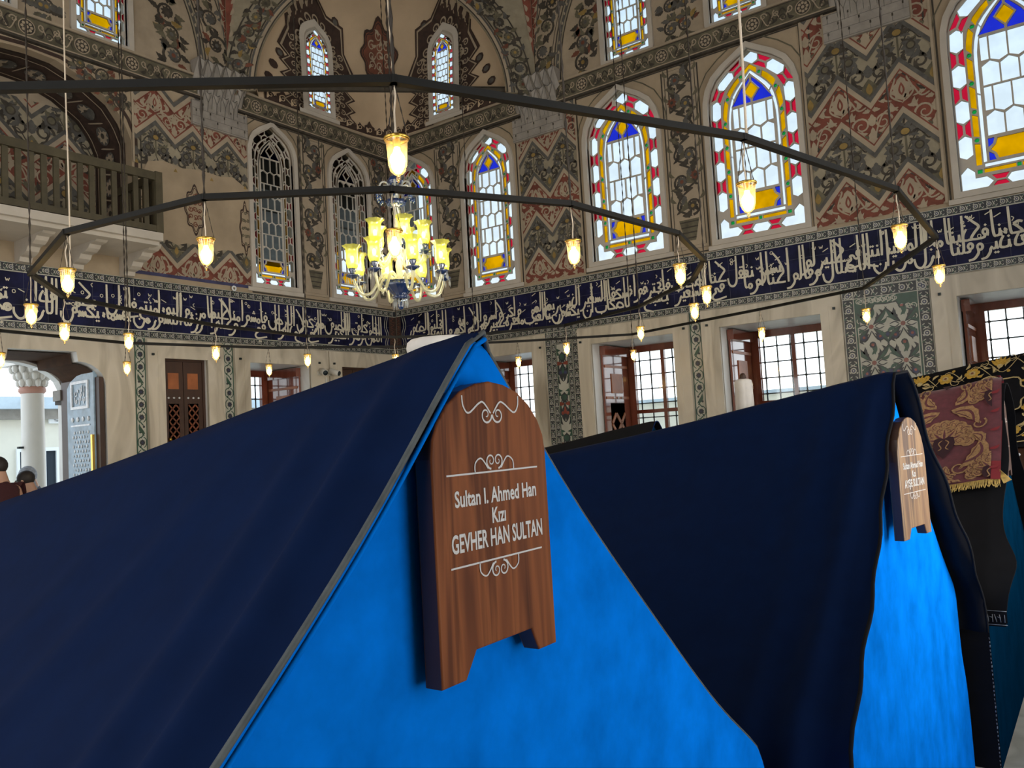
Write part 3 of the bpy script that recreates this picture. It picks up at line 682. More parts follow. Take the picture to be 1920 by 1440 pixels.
# ------------------------------------------------------------------ murals
def zigzag(mp, parent, u0, u1, v0, v1, u_pk, per, amp, peaks, first, holes=()):
    """bands between zigzag lines; peaks lists the line heights from the top; first = colour of the band under the first line"""
    P = Paint(mp, .003); P.clip = rect(u0, v0, u1, v1)
    zz = lambda u, z: z-amp*abs(((u-u_pk)/per+.5) % 1-.5)*2
    k0 = math.floor((u0-u_pk)/per*2)-1; k1 = math.ceil((u1-u_pk)/per*2)+1
    knots = [u_pk+per*.5*k for k in range(k0, k1+1)]
    lines = peaks
    col = first
    for i, z in enumerate(lines):
        zn = lines[i+1] if i+1 < len(lines) else z-.62
        for a, b in zip(knots, knots[1:]): P.poly([(a, zz(a, zn)), (b, zz(b, zn)), (b, zz(b, z)), (a, zz(a, z))], 'red_paint' if col == 'red' else 'pale_ground', 0)
        line = lambda off, wd, m, l: [P.poly([(a, zz(a, z+off-wd)), (b, zz(b, z+off-wd)), (b, zz(b, z+off+wd)), (a, zz(a, z+off+wd))], m, l) for a, b in zip(knots, knots[1:])]
        line(0, .075, 'cream_paint', 9); line(.045 if col == 'red' else -.045, .034, 'grey_paint', 10)
        line(-.082 if col == 'red' else .082, .012, 'red_paint', 10)
        H = z-zn
        for n, u in enumerate(knots):
            pk = n % 2 == (0 if abs(((u-u_pk)/per) % 1) < .01 or abs(((u-u_pk)/per) % 1-1) < .01 else 1)
            ispk = min(abs(((u-u_pk)/per) % 1), abs(((u-u_pk)/per) % 1-1)) < .01
            c = (u, zz(u, z)-H*.5)
            q = per/.62*.84; h_ = H*.5
            if col == 'red':
                cm = 'cream_paint'
                if ispk:
                    P.leaf((u, c[1]-.16*q), pi/2, .30*q, .19*q, cm, 4, 0, .5); P.leaf((u, c[1]-.10*q), pi/2, .17*q, .075*q, 'red_paint', 5, 0); P.leaf((u, c[1]-.07*q), pi/2, .10*q, .03*q, cm, 6, 0)
                    for s in (-1, 1):
                        P.vine([(u, c[1]-.19*q), (u+s*.13*q, c[1]-.07*q), (u+s*.07*q, c[1]+.13*q), (u+s*.19*q, c[1]+.06*q), (u+s*.21*q, c[1]-.10*q), (u+s*.12*q, c[1]-.14*q)], .021, cm, 4)
                        for (x, y, a, L_, w_) in ((.10, .09, .5, .13, .07), (.17, -.02, 1.3, .12, .055), (.21, -.14, .1, .14, .05), (.26, -.2, .9, .13, .05), (.05, -.24, 1.2, .14, .05)): P.leaf((u+s*x*q, c[1]+y*q), pi/2-s*a, L_*q, w_*q, cm, 4, .5*s, .3)
                    P.poly([(u-.10*q, c[1]+h_*.62), (u-.04*q, c[1]+h_*.60), (u, c[1]+h_*.56), (u+.04*q, c[1]+h_*.60), (u+.10*q, c[1]+h_*.62), (u, c[1]+h_*.84)], cm, 4)
                else:
                    for s in (-1, 1):
                        P.spiral((u+s*.13*q, c[1]+.05*q), .115*q, pi/2-s*pi/2, s*1.35, .024, cm, 4); P.leaf((u+s*.06*q, c[1]-.06*q), pi/2-s*1.0, .2*q, .065*q, cm, 4, .5*s, .3)
                        P.leaf((u+s*.03*q, c[1]-.19*q), pi/2-s*.5, .2*q, .06*q, cm, 4, .5*s, .3); P.leaf((u+s*.20*q, c[1]+.13*q), pi/2-s*.2, .14*q, .06*q, cm, 4, .4*s); P.leaf((u+s*.27*q, c[1]+.02*q), -s*.6, .12*q*s, .05*q, cm, 4, .3)
                    P.leaf((u, c[1]-.25*q), pi/2, .26*q, .10*q, cm, 4, 0, .4); P.leaf((u, c[1]+.02*q), pi/2, .16*q, .09*q, cm, 4, 0, .4)
                P.vine([(u, c[1]-.2*q), (u+per*.14, c[1]+(.0 if ispk else .1*q)), (u+per*.3, c[1]+(-.16*q if ispk else .18*q)), (u+per*.5, c[1]+(-.1*q if ispk else .1*q))], .02, cm, 4)
            else:
                if ispk:
                    for j in range(11): P.leaf((u, c[1]+.07*q), pi/2+(j-5)*.40, .17*q, .06*q, 'dark_paint' if j % 2 else 'grey_paint', 4, 0, .4)
                    P.disc((u, c[1]+.07*q), .065*q, 'dark_paint', 6, 10, .85); P.disc((u, c[1]+.075*q), .052*q, 'yellow_paint', 7, 10, .8); P.stroke([(u, c[1]-.26*q), (u, c[1]+.05*q)], .022, 'olive_paint', 4)
                    for s in (-1, 1):
                        P.rosette((u+s*per*.20, c[1]-.13*q), .125*q, 8, 'grey_paint', 'olive_paint', 4, .2, ring='dark_paint')
                        for (x, y, a, L_, w_, m_) in ((.03, -.08, 1.15, .22, .07, 'olive_paint'), (.04, -.02, 1.7, .18, .055, 'dark_paint'), (.02, -.2, .8, .17, .055, 'dark_paint'), (.29, -.02, -.2, .17, .06, 'olive_paint'), (.13, -.3, .6, .17, .055, 'grey_paint'), (.24, .05, .6, .13, .045, 'dark_paint'), (.16, .10, 1.4, .15, .05, 'olive_paint')): P.leaf((u+s*x*q, c[1]+y*q), pi/2-s*a, L_*q, w_*q, m_, 4, .5*s, .35)
                else:
                    P.leaf((u, c[1]-.25*q), pi/2, .26*q, .19*q, 'olive_paint', 4, 0); P.leaf((u, c[1]-.2*q), pi/2, .15*q, .08*q, 'yellow_paint', 6, 0); P.leaf((u, c[1]+.02*q), pi/2, .17*q, .10*q, 'grey_paint', 4, 0, .4)
                    for s in (-1, 1):
                        P.spiral((u+s*.14*q, c[1]+.06*q), .115*q, pi/2-s*pi/2, s*1.25, .036, 'dark_paint', 4)
                        for (x, y, a, L_, w_, m_) in ((.02, -.1, .7, .27, .065, 'dark_paint'), (.17, .13, .3, .17, .07, 'grey_paint'), (.07, -.12, 1.3, .22, .06, 'olive_paint'), (.22, -.04, 1.0, .16, .06, 'grey_paint'), (.05, .1, .5, .15, .05, 'dark_paint'), (.03, -.24, 1.4, .18, .05, 'dark_paint'), (.28, .1, 0, .14, .05, 'dark_paint')): P.leaf((u+s*x*q, c[1]+y*q), pi/2-s*a, L_*q, w_*q, m_, 4, .6*s, .35)
                P.vine([(u, c[1]-.18*q), (u+per*.2, c[1]+.05*q), (u+per*.36, c[1]-.07*q), (u+per*.5, c[1]+.1*q)], .016, 'dark_paint', 3)
        col = 'floral' if col == 'red' else 'red'
    P.clip = None
    P.stroke([(u0, v0), (u0, v1)], .03, 'cream_paint', 12); P.stroke([(u1, v0), (u1, v1)], .03, 'cream_paint', 12)
    P.build('zigzag_mural', parent); return P
zigzag(RWM, wall_r, 2.90, 4.0, 4.08, 6.36, 3.19, .55, .33, [6.95, 6.33, 5.74, 5.13, 4.6, 4.0], 'red')
zigzag(RWM, wall_r, 3.82, 4.0, 6.36, 6.76, 3.19, .55, .33, [7.6, 6.95, 6.33], 'floral')
zigzag(RWM, wall_r, 7.40, 8.88, 4.08, 6.36, 7.806, .706, .4, [7.1, 6.48, 5.87, 5.27, 4.65, 4.03], 'red')
zigzag(RWM, wall_r, 7.40, 7.68, 6.36, 6.76, 7.806, .706, .4, [7.7, 7.1, 6.48], 'floral'); zigzag(RWM, wall_r, 8.69, 8.88, 6.36, 6.76, 7.806, .706, .4, [7.7, 7.1, 6.48], 'floral')
zigzag(LWM, wall_l, 3.02, 4.82, 5.60, 6.76, 3.363, .567, .27, [6.78, 6.27], 'red')
zigzag(LWM, wall_l, 3.02, 4.78, 4.14, 4.62, 3.385, .567, .28, [5.15, 4.58], 'floral')
p = Paint(LWM, .006)                                                       # bare plaster patch with medallions between the two zigzags
patch = [(3.02, 4.6)]+[(3.02+1.8*i/12, 4.57+.05*(i % 2)) for i in range(13)]+[(4.82, 5.45), (4.7, 5.5), (4.62, 5.66), (4.4, 5.72), (4.1, 5.68), (3.85, 5.72), (3.5, 5.7), (3.3, 5.74), (3.02, 5.6)]
p.poly(patch, 'plaster', 4)
def medallion(P, c, hw, hh, ring, fill, ground, l=5, n=48, lob=8):
    sh = lambda k, s=1: [(c[0]+hw*s*cos(2*pi*i/n)*(1+.09*cos(lob*2*pi*i/n)), c[1]+hh*s*sin(2*pi*i/n)*(1+.09*cos(lob*2*pi*i/n))+(hh*s*.16*max(0, abs(sin(2*pi*i/n))-.9)*10*(1 if sin(2*pi*i/n) > 0 else -1))) for i in range(n)]
    P.poly(sh(0), ring, l); P.poly(sh(0, .9), ground, l+1); P.stroke(sh(0, .84), .012, ring, l+2, True)
    for a in (-1, 0, 1):
        for b in (-2, -1, 0, 1, 2):
            x, y = c[0]+a*hw*.42, c[1]+b*hh*.34
            if ((x-c[0])/hw)**2+((y-c[1])/hh)**2 < .6:
                P.spiral((x, y), min(hw*.24, hh*.18), b, 1.3*(-1)**(a+b), .016, fill, l+2); P.leaf((x, y), 1.2*b+a, hw*.3, hw*.13, fill, l+3)
medallion(p, (3.93, 5.12), .16, .30, 'brown_paint', 'rust_paint', 'plaster'); medallion(p, (3.1, 5.0), .10, .34, 'brown_paint', 'olive_paint', 'plaster'); medallion(p, (4.68, 5.0), .13, .36, 'brown_paint', 'olive_paint', 'plaster')
p.stroke([(3.0, 4.12), (4.85, 4.12)], .045, 'blue_paint', 6)
p.build('bare_plaster', wall_l)
def vase_panel(mp, parent, u0, u1, v0=4.12, v1=6.7, warm=False):
    """upright framed panel: a basket at the foot and a tall scrolling spray"""
    P = Paint(mp, .003); uc = (u0+u1)/2; hw = (u1-u0)/2
    P.poly(rect(u0, v0, u1, v1), 'cream_paint', 0)
    for d, wd in ((.0, .022), (.045, .012)):
        P.stroke([(u0+d, v0+d), (u1-d, v0+d), (u1-d, v1-d), (u0+d, v1-d)], wd, 'dark_paint', 1, True)
    b = v0+.12
    P.poly([(uc-hw*.3, b), (uc+hw*.3, b), (uc+hw*.55, b+.3), (uc-hw*.55, b+.3)], 'olive_paint', 2)
    for i in range(4): P.stroke([(uc-hw*(.34+.06*i), b+.04+.075*i), (uc+hw*(.34+.06*i), b+.04+.075*i)], .02, 'dark_paint', 3)
    y = b+.34; i = 0; st = min(.40, hw*1.35)
    while y < v1-.2:
        s = (-1)**i; r = hw*.47
        P.spiral((uc+s*hw*.25, y+.14), r, -pi/2, s*1.35, .034, 'dark_paint', 2)
        P.rosette((uc+s*hw*.25, y+.14), r*.66, 9, 'grey_paint' if i % 3 else 'dark_paint', 'rust_paint' if i % 2 else 'yellow_paint', 3, .3*i)
        for k in range(5):
            P.leaf((uc-s*hw*(.35+.08*(k % 2)), y+.02+st*.2*k), pi/2+s*(k-2)*.5, .18, .075, ('dark_paint', 'olive_paint', 'grey_paint')[k % 3], 2, .5*s, .3)
        if i % 3 == 1: P.rosette((uc-s*hw*.5, y+.2), .075, 8, 'rust_paint', 'dark_paint', 4)
        P.vine([(uc+s*hw*.2, y), (uc-s*hw*.55, y+st*.35), (uc-s*hw*.3, y+st*.8), (uc+s*hw*.25, y+st*1.05)], .03, 'dark_paint', 2)
        for sg in (-1, 1): P.leaf((uc+sg*hw*.66, y+.05), pi/2+sg*.3, .2, .05, 'dark_paint', 2, -.5*sg, .4); P.leaf((uc+sg*hw*.62, y+.22), pi/2-sg*.5, .14, .05, 'olive_paint', 2, .5*sg)
        y += st; i += 1
    P.build('vase_mural', parent)
vase_panel(RWM, wall_r, 1.14, 1.70); vase_panel(RWM, wall_r, 5.44, 5.98); vase_panel(LWM, wall_l, 1.50, 2.04); vase_panel(LWM, wall_l, .06, .46)
for mp, wl_, ws, es in ((RWM, wall_r, RWIN, (.01, 2.86, 4.02, 7.38, 8.92, 10.3)), (LWM, wall_l, LWIN, (.02, 3.0))):
    p = Paint(mp, .0025)
    for u in es: p.stroke([(u, 4.05), (u, 6.77)], .02, 'dark_paint', 1)
    for u, v, hw, h in ws:                                                 # painted outlines round each arched frame
        o_ = arch_pts(u, v-.1, hw+.16, h+.32); p.stroke(o_[1:-1], .018, 'olive_paint', 1)
        for s in (-1, 1): p.stroke([(u+s*(hw+.22), 6.1), (u+s*(hw+.22), 6.76)], .022, 'dark_paint', 1)
    p.stroke([(0, 4.055), (es[1], 4.055)], .022, 'dark_paint', 1); p.stroke([(0, 6.745), (es[1], 6.745)], .02, 'dark_paint', 1)
    if mp is RWM: p.stroke([(4.02, 4.06), (7.38, 4.06)], .018, 'dark_paint', 1); p.stroke([(4.02, 6.745), (7.38, 6.745)], .02, 'dark_paint', 1)
    p.build('painted_outlines', wl_)
# scrolling foliage above the cornice, the painted wall arches and the spandrels
def foliage(P, pts, r, l=1, seed=0, warm=.25):
    R = random.Random(seed)
    for i, (x, y) in enumerate(pts):
        s = (-1)**i
        P.spiral((x, y), r, R.uniform(0, 6), s*1.4, r*.26, 'dark_paint', l); 
        P.rosette((x, y), r*.62, 9, R.choice(('grey_paint', 'olive_paint', 'dark_paint')), R.choice(('dark_paint', 'yellow_paint', 'rust_paint')) if R.random() < .6 else 'grey_paint', l+1, R.random())
        for k in range(9):
            a = R.uniform(0, 6.28); P.leaf((x+r*.8*cos(a), y+r*.8*sin(a)), a+R.uniform(-1.2, 1.2), r*1.05, r*.42, 'rust_paint' if R.random() < warm*.22 else R.choice(('dark_paint', 'olive_paint', 'dark_paint', 'grey_paint', 'olive_paint', 'yellow_paint' if R.random() < .3 else 'dark_paint')), l+1, R.uniform(-.6, .6), .35)
def wall_top(mp, parent, wins, seed):
    P = Paint(mp, .003); c0 = 5.74; ca = (c0, 7.05)
    P.mb.cut([rect(3.2, 7.1, 8.3, TOP-.05)]+[arch_pts(a, b-.06, q+.06, h_+.13) for a, b, q, h_ in wins], .001, mp, .0035, 'cream_paint')
    ring = lambda r, a0=0, a1=pi, n=40: [(ca[0]-r*cos(a0+(a1-a0)*i/n), ca[1]+.05+r*sin(a0+(a1-a0)*i/n)*1.18) for i in range(n+1)]
    P.stroke(ring(2.02), .10, 'pale_ground', 1)
    for r, wd, m in ((1.96, .022, 'dark_paint'), (2.02, .05, 'grey_paint'), (2.08, .022, 'dark_paint'), (2.13, .012, 'dark_paint'), (2.50, .02, 'dark_paint')): P.stroke(ring(r), wd, m, 2)
    for i in range(50):
        a = pi*i/50; x, y = ca[0]-2.02*cos(a), ca[1]+.05+2.02*sin(a)*1.18; P.leaf((x, y), a+1.2, .06, .03, 'cream_paint', 3)
    foliage(P, [(ca[0]-2.31*cos(pi*(i+.5)/22), ca[1]+.05+2.31*1.18*sin(pi*(i+.5)/22)) for i in range(22)], .155, 2, seed, .5)
    for x0, x1 in ((wins[0][0]+wins[0][2]+.22, wins[1][0]-wins[1][2]-.22),):
        n = 5; xs = [x0+.13, x1-.13]
        for z in range(6):
            for x in xs: foliage(P, [(x, 7.3+.32*z)], .13, 2, seed+z, .7)
    for s in (-1, 1):
        for z in range(6):
            x = c0+s*(1.55-.035*z*z*.6); foliage(P, [(x, 7.28+.30*z)], .16, 2, seed+20+z, .9)
    P.build('foliage_mural', parent)
wall_top(RWM, wall_r, RUP, 1); wall_top(LWM, wall_l, LUP, 2)
P = Paint(diag, .056)
ring = lambda r, a0=0, a1=pi, n=48: [(UC0-r*cos(a0+(a1-a0)*i/n), 7.05+r*sin(a0+(a1-a0)*i/n)) for i in range(n+1)]
for r, wd, m, l in ((1.955, .10, 'cream_paint', 1), (1.915, .02, 'dark_paint', 2), (1.985, .03, 'grey_paint', 2), (2.02, .02, 'dark_paint', 2), (2.31, .022, 'dark_paint', 2)): P.stroke(ring(r), wd, m, l)
foliage(P, [(UC0-2.165*cos(pi*(i+.5)/26), 7.05+2.165*sin(pi*(i+.5)/26)) for i in range(26)], .125, 3, 9, .6)
for s in (-1, 1):
    t = [(s*2.30, 7.35), (s*2.30, 8.6), (s*2.02, 8.6)]
    t = t if s < 0 else t[::-1]
    q = [(s*2.33, 7.62), (s*2.33, 8.9), (s*1.72, 8.9)]; q = q if s > 0 else q[::-1]
P.build('foliage_mural', ex)
for mp, wl_ in ((RWM, wall_r), (LWM, wall_l)):                            # red tip of the pendentive
    p = Paint(mp, .012); tri = [(3.30, 7.62), (3.47, 8.7), (3.30, 8.7)]; p.poly(tri, 'red_paint', 0); p.stroke([(3.30, 7.52), (3.52, 8.9)], .02, 'grey_paint', 1)
    for i in range(5): p.leaf((3.33+.015*i, 7.85+.17*i), 1.2, .13, .05, 'cream_paint', 1); p.vine([(3.31, 7.8+.17*i), (3.36+.02*i, 7.88+.17*i), (3.32, 7.96+.17*i)], .012, 'cream_paint', 1)
    p.build('pendentive_tip', wl_)
P = Paint(diag, .062)
for s in (-1, 1):
    q = [(s*2.325, 7.62), (s*2.325, 8.7), (s*2.17, 8.7)]; P.poly(q if s > 0 else q[::-1], 'red_paint', 0)
    for i in range(5): P.leaf((s*(2.29-.015*i), 7.85+.17*i), pi/2+s*.3, .13, .05, 'cream_paint', 1)
P.build('pendentive_tip', ex)
# the exedra: black cartouches round two little windows, a red medallion, scallops along the foot
P = Paint(conch, .02, .006); P.fine = .05
def lobed(uc, hw, v0, v1, d, n=26):
    o = []
    for i in range(n+1):
        t = i/n; b = d*(.32 if i % 2 else -.10)
        if t < .36: o.append((uc+hw+d+b, v0+(v1-v0-.35)*t/.36))
        elif t > .64: o.append((uc-hw-d-b, v0+(v1-v0-.35)*(1-t)/.36))
        else:
            a = (t-.36)/.28*pi; o.append((uc+(hw+d+b)*cos(a), v1-.35+(.35+d+b)*sin(a)**.8))
    return o
for uc, v0, hw, h in cw_:
    for d_, mm, l_ in ((.30, 'brown_paint', 0), (.272, 'cream_paint', 1), (.25, 'brown_paint', 2)):
        P.mb.cut([lobed(uc, hw, 7.14, v0+h, d_), arch_pts(uc, v0-.02, hw+.02, h+.03)], .001, conch, .02+l_*.006, mm, 0, None, .05)
    for s in (-1, 1):
        for i in range(9):
            P.spiral((uc+s*(hw+.185), 7.22+.115*i), .045, i+1, -s*1.3, .016, 'cream_paint', 3); c = (uc+s*(hw+.095), 7.2+.115*i); P.spiral(c, .065, i, s*1.3, .02, 'cream_paint', 3); P.leaf(c, i*1.9, .10, .04, 'cream_paint', 3)
    for i in range(9):
        a = pi*i/8; c = (uc+(hw+.10)*cos(a), v0+h-.33+.45*sin(a)); P.spiral(c, .06, i, 1.3, .02, 'cream_paint', 3)
medallion(P, (-.06, 8.34), .30, .34, 'brown_paint', 'cream_paint', 'rust_paint', 0)
for i in range(22):                                                        # scalloped frieze above the cornice
    u = -1.78+3.5*i/21; z = Z0+.03
    if min(abs(u-q[0]) for q in cw_) < .2: continue
    hh = .24 if i % 2 else .17
    P.poly([(u-.085, z), (u+.085, z), (u+.085, z+hh*.6), (u+.04, z+hh*.72), (u, z+hh), (u-.04, z+hh*.72), (u-.085, z+hh*.6)], 'brown_paint', 0); P.spiral((u, z+.09), .055, i, 1.3, .014, 'beige_paint', 3); P.leaf((u-.05, z+.02), pi/2, .1, .035, 'beige_paint', 3)
for s in (-1, 1):
    for i in range(9):                                                     # cusped edging inside the arch
        a = .12+.13*i; u = UC0+s*1.8*cos(a); v = 7.07+1.62*sin(a); P.disc((u, v), .06, 'brown_paint', 0, 8); P.disc((u, v), .035, 'grey_paint', 1, 8)
P.build('arabesque_mural', ex)
for k, q in enumerate(cw_):
    mpz = lambda u, v, w_, q=q: conch(u, v, w_+.1)
    stained(lambda u, v, w_: conch(u, v, w_+.12), q, True)
NL = [0]
for a_, b_ in zip(NICHE, NICHE[1:]): NL.append(NL[-1]+hypot(b_[0]-a_[0], b_[1]-a_[1]))
def reveal(u, v, w_):                                                       # u along the arch, v back into the recess
    u = min(max(u, 0), NL[-1]-1e-6); i = max(k for k in range(len(NL)-1) if NL[k] <= u); t = (u-NL[i])/(NL[i+1]-NL[i]); a_, b_ = NICHE[i], NICHE[i+1]
    tx, tz = (b_[0]-a_[0])/(NL[i+1]-NL[i]), (b_[1]-a_[1])/(NL[i+1]-NL[i]); return LWM(a_[0]+t*(b_[0]-a_[0])+tz*w_, a_[1]+t*(b_[1]-a_[1])-tx*w_, -v)
p = Paint(reveal, .01)
for v in (.18, .26, .84, .92): p.stroke([(.05+(NL[-1]-.1)*i/60, v) for i in range(61)], .018, 'cream_paint' if v in (.26, .84) else 'dark_paint', 1)
for i in range(15):
    x = .2+.36*i
    if x < NL[-1]-.2: p.disc((x, .55), .13, 'grey_paint', 1, 14); p.rosette((x, .55), .12, 9, 'cream_paint', 'dark_paint', 2); p.vine([(x+.14, .4), (x+.18, .55), (x+.22, .7)], .02, 'cream_paint', 2)
p.build('reveal_mural', wall_l)
# the gallery recess: zigzag on its back wall
zigzag(lambda u, v, w_: LWM(u, v, w_-.95), wall_l, 4.84, 7.36, 4.46, 6.45, 6.1, .85, .42, [7.3, 6.7, 6.1, 5.5, 4.9], 'red')
p = Paint(LWM, .004); nn_ = NICHE
p.stroke([(a-.06*(1 if a < 6.1 else -1), b+.05) for a, b in nn_], .05, 'brown_paint', 1); p.stroke([(a-.13*(1 if a < 6.1 else -1), b+.11) for a, b in nn_], .02, 'dark_paint', 1)
foliage(p, [(5.0+.19*i-.0, 6.58-.22*max(0, 1-i*.45)) for i in range(3)]+[(4.95, 6.45), (5.2, 6.65), (5.5, 6.72)], .10, 2, 5, .8)
p.build('arch_border', wall_l)
# ------------------------------------------------------------------ lower walls: tile panels, stone frames, windows, cupboards, door
def strip_panel(mp, parent, u0, u1, v0=.3, v1=ZB0-.0):
    P = Paint(mp, .006); uc = (u0+u1)/2; hw = (u1-u0)/2
    P.poly(rect(u0, v0, u1, v1), 'tile_green', 0); P.poly(rect(u0+hw*.2, v0, u1-hw*.2, v1), 'tile_white', 1)
    n = int((v1-v0)/.165)
    for i in range(n):
        y = v1-.06-.165*i; s = (-1)**i
        if i % 4 == 3:
            P.leaf((uc-hw*.55, y-.055), 1.05, .16, .05, 'tile_green', 3, .3); P.disc((uc+hw*.35, y-.03), .016, 'tile_dark', 3, 7); P.disc((uc-hw*.35, y+.04), .016, 'tile_dark', 3, 7)
        else:
            P.rosette((uc, y), .044, 9, 'tile_dark', 'tile_cobalt', 3, .2*i, ring='tile_dark'); P.disc((uc, y), .034, 'tile_dark', 3, 10)
            for q in (-1, 1): P.vine([(uc+q*hw*.2, y+.075), (uc+q*hw*.68, y+.04), (uc+q*hw*.7, y-.03), (uc+q*hw*.25, y-.07)], .013, 'tile_green', 2)
        P.vine([(uc+s*hw*.3, y-.06), (uc, y-.085), (uc-s*hw*.3, y-.11)], .016, 'tile_green', 2); P.leaf((uc+s*hw*.45, y-.075), pi/2+s*.6, .05, .022, 'tile_green', 2)
    P.build('tile_strip', parent)
strip_panel(LWM, wall_l, 4.73, 4.88); strip_panel(LWM, wall_l, 3.39, 3.56); strip_panel(RWM, wall_r, 5.60, 5.77)
def big_panel(mp, parent, u0, u1, kind):
    P = Paint(mp, .006); v0, v1 = .3, ZB0; bw = .14 if kind == 'net' else .10
    P.poly(rect(u0, v0, u1, v1), 'tile_dark', 0)
    for a in (u0+bw/2, u1-bw/2): border_run(P, (a, v0), (a, v1), bw)
    border_run(P, (u0, v1-bw/2), (u1, v1-bw/2), bw)
    a, b, t = u0+bw, u1-bw, v1-bw; uc = (a+b)/2; hw = (b-a)/2
    if kind == 'net':
        P.poly(rect(a, v0, b, t), 'tile_green', 1)
        for k in range(40): P.spiral((a+.05+(b-a-.1)*((k*7) % 20)/19, t-.04-.12*(k % 3)), .04, k, 1.3, .012, 'tile_white', 2, 10)
        top = [(a+.05, t-.34), (a+.04, t-.27), (a+.10, t-.2), (a+.2, t-.15), (uc-.12, t-.09), (uc, t-.1), (uc+.12, t-.09), (b-.2, t-.15), (b-.1, t-.2), (b-.04, t-.27), (b-.05, t-.34)]
        P.poly([(b-.02, v0), (b-.02, t-.36)]+top[::-1]+[(a+.02, t-.36), (a+.02, v0)], 'tile_white', 3); P.stroke(top, .012, 'tile_dark', 4)
        P.clip = rect(a+.03, v0, b-.03, t-.13); px = hw; ph = .44; kf = .70
        for i in range(-1, 2):
            for j in range(8):
                x, y = uc+(i+.5)*px, t-.36-ph*j
                for sx in (-1, 1):
                    for sy in (-1, 1): P.leaf((x+sx*.02, y+sy*.02), atan2(sy*ph*.5, sx*px*.5), hypot(px, ph)*.48, .06, 'tile_dark', 5, .14*sx*sy); P.leaf((x+sx*.05, y+sy*.04), atan2(sy*ph*.5, sx*px*.5), hypot(px, ph)*.38, .036, 'tile_green', 6, .14*sx*sy)
                P.disc((x, y), .028, 'tile_red', 7, 8)
                for sx in (-1, 1):
                    c = (x+sx*px*.26, y-ph*.5+.09); P.disc(c, .05, 'tile_dark', 5, 10); P.disc(c, .036, 'tile_cobalt', 6, 10); P.disc((c[0], c[1]+.005), .018, 'tile_red', 7, 6)
                    for q in range(5): P.leaf(c, pi/2+(q-2)*.45, .08, .024, 'tile_dark', 5, 0, .3)
                    c = (x+sx*px*.5, y+.0); P.disc((c[0], c[1]-.11), .038, 'tile_dark', 5, 9); P.disc((c[0], c[1]-.11), .022, 'tile_cobalt', 6, 8); P.leaf((c[0], c[1]-.08), -pi/2-.0, .10, .024, 'tile_green', 5)
                    P.vine([(x, y-.05), (x+sx*px*.12, y-ph*.3), (x+sx*px*.26, y-ph*.42)], .014, 'tile_dark', 5)
                    P.disc((x+sx*.07, y+.10), .02, 'tile_dark', 5, 8); P.disc((x+sx*.07, y-.10), .018, 'tile_dark', 5, 8); P.leaf((x+sx*.02, y+.1), pi/2+sx*.4, .14, .04, 'tile_green', 5)
                for sx in (-1, 1):
                    for sy in (-1, 1):
                        P.leaf((x+sx*.03, y+sy*.03), atan2(sy*.9, sx*.25), .15, .045, 'tile_dark', 5, .4*sx*sy); P.leaf((x+sx*px*.22, y+sy*ph*.10), atan2(sy*.5, sx), .12, .04, 'tile_green', 5, .4); P.leaf((x+sx*px*.38, y+sy*ph*.24), atan2(sy, -sx*.4), .11, .035, 'tile_dark', 5, .4)
                        P.vine([(x+sx*.04, y), (x+sx*px*.25, y+sy*ph*.07), (x+sx*px*.42, y+sy*ph*.02)], .012, 'tile_dark', 5)
                P.disc((x, y+ph*.5), .04, 'tile_dark', 5, 8); P.disc((x, y+ph*.5), .02, 'tile_red', 6, 6)
        P.clip = None
    else:
        border_run(P, (a+.05, v0), (a+.05, t), .085); border_run(P, (b-.05, v0), (b-.05, t), .085); border_run(P, (a, t-.05), (b, t-.05), .085)
        a += .1; b -= .1; t -= .1; hw = (b-a)/2
        P.poly(rect(a, v0, b, t), 'tile_white', 1); P.stroke([(a, v0), (a, t), (b, t), (b, v0)], .01, 'tile_green', 4); P.clip = rect(a, v0, b, t)
        for j in range(6):
            y = t-.10-.62*j
            for s in (-1, 1):
                P.leaf((uc+s*.0, y-.2), pi/2-s*1.3, .2, .06, 'tile_red', 4, .2*s); P.leaf((uc+s*.02, y+.0), pi/2-s*.9, .2, .06, 'tile_green', 3, .5*s)
                P.vine([(uc, y-.48), (uc+s*hw*.55, y-.4), (uc+s*hw*.75, y-.24), (uc+s*hw*.35, y-.1), (uc, y-.02)], .02, 'tile_dark', 3)
                P.disc((uc+s*hw*.46, y-.34), .05, 'tile_dark', 4, 9); P.disc((uc+s*hw*.46, y-.34), .028, 'tile_red' if j % 2 else 'tile_cobalt', 5, 8)
                P.leaf((uc+s*hw*.8, y-.45), pi/2+s*.2, .3, .05, 'tile_green', 3, .4*s); P.leaf((uc+s*hw*.2, y-.47), pi/2-s*.6, .2, .05, 'tile_dark', 3, -.5*s)
                P.leaf((uc+s*hw*.35, y-.2), pi/2+s*.9, .13, .05, 'tile_dark', 3, .4*s); P.leaf((uc+s*hw*.1, y-.3), pi/2-s*1.2, .16, .05, 'tile_dark', 3, .4*s); P.leaf((uc+s*hw*.5, y-.08), pi/2-s*.4, .12, .05, 'tile_green', 3, .4*s); P.leaf((uc+s*hw*.55, y-.52), pi/2-s*.1, .13, .045, 'tile_dark', 3, .5*s); P.vine([(uc, y-.3), (uc+s*hw*.4, y-.26), (uc+s*hw*.85, y-.36)], .013, 'tile_dark', 3)
            P.disc((uc, y-.1), .065, 'tile_dark', 5, 10); P.disc((uc, y-.1), .047, 'tile_green', 6, 10); P.leaf((uc, y-.4), pi/2, .22, .09, 'tile_dark', 4, 0); P.leaf((uc, y-.36), pi/2, .13, .05, 'tile_red' if j % 2 else 'tile_green', 5, 0)
        P.clip = None
    P.build('tile_panel', parent)
big_panel(RWM, wall_r, 7.63, 8.62, 'net'); big_panel(RWM, wall_r, 3.20, 3.79, 'vase')
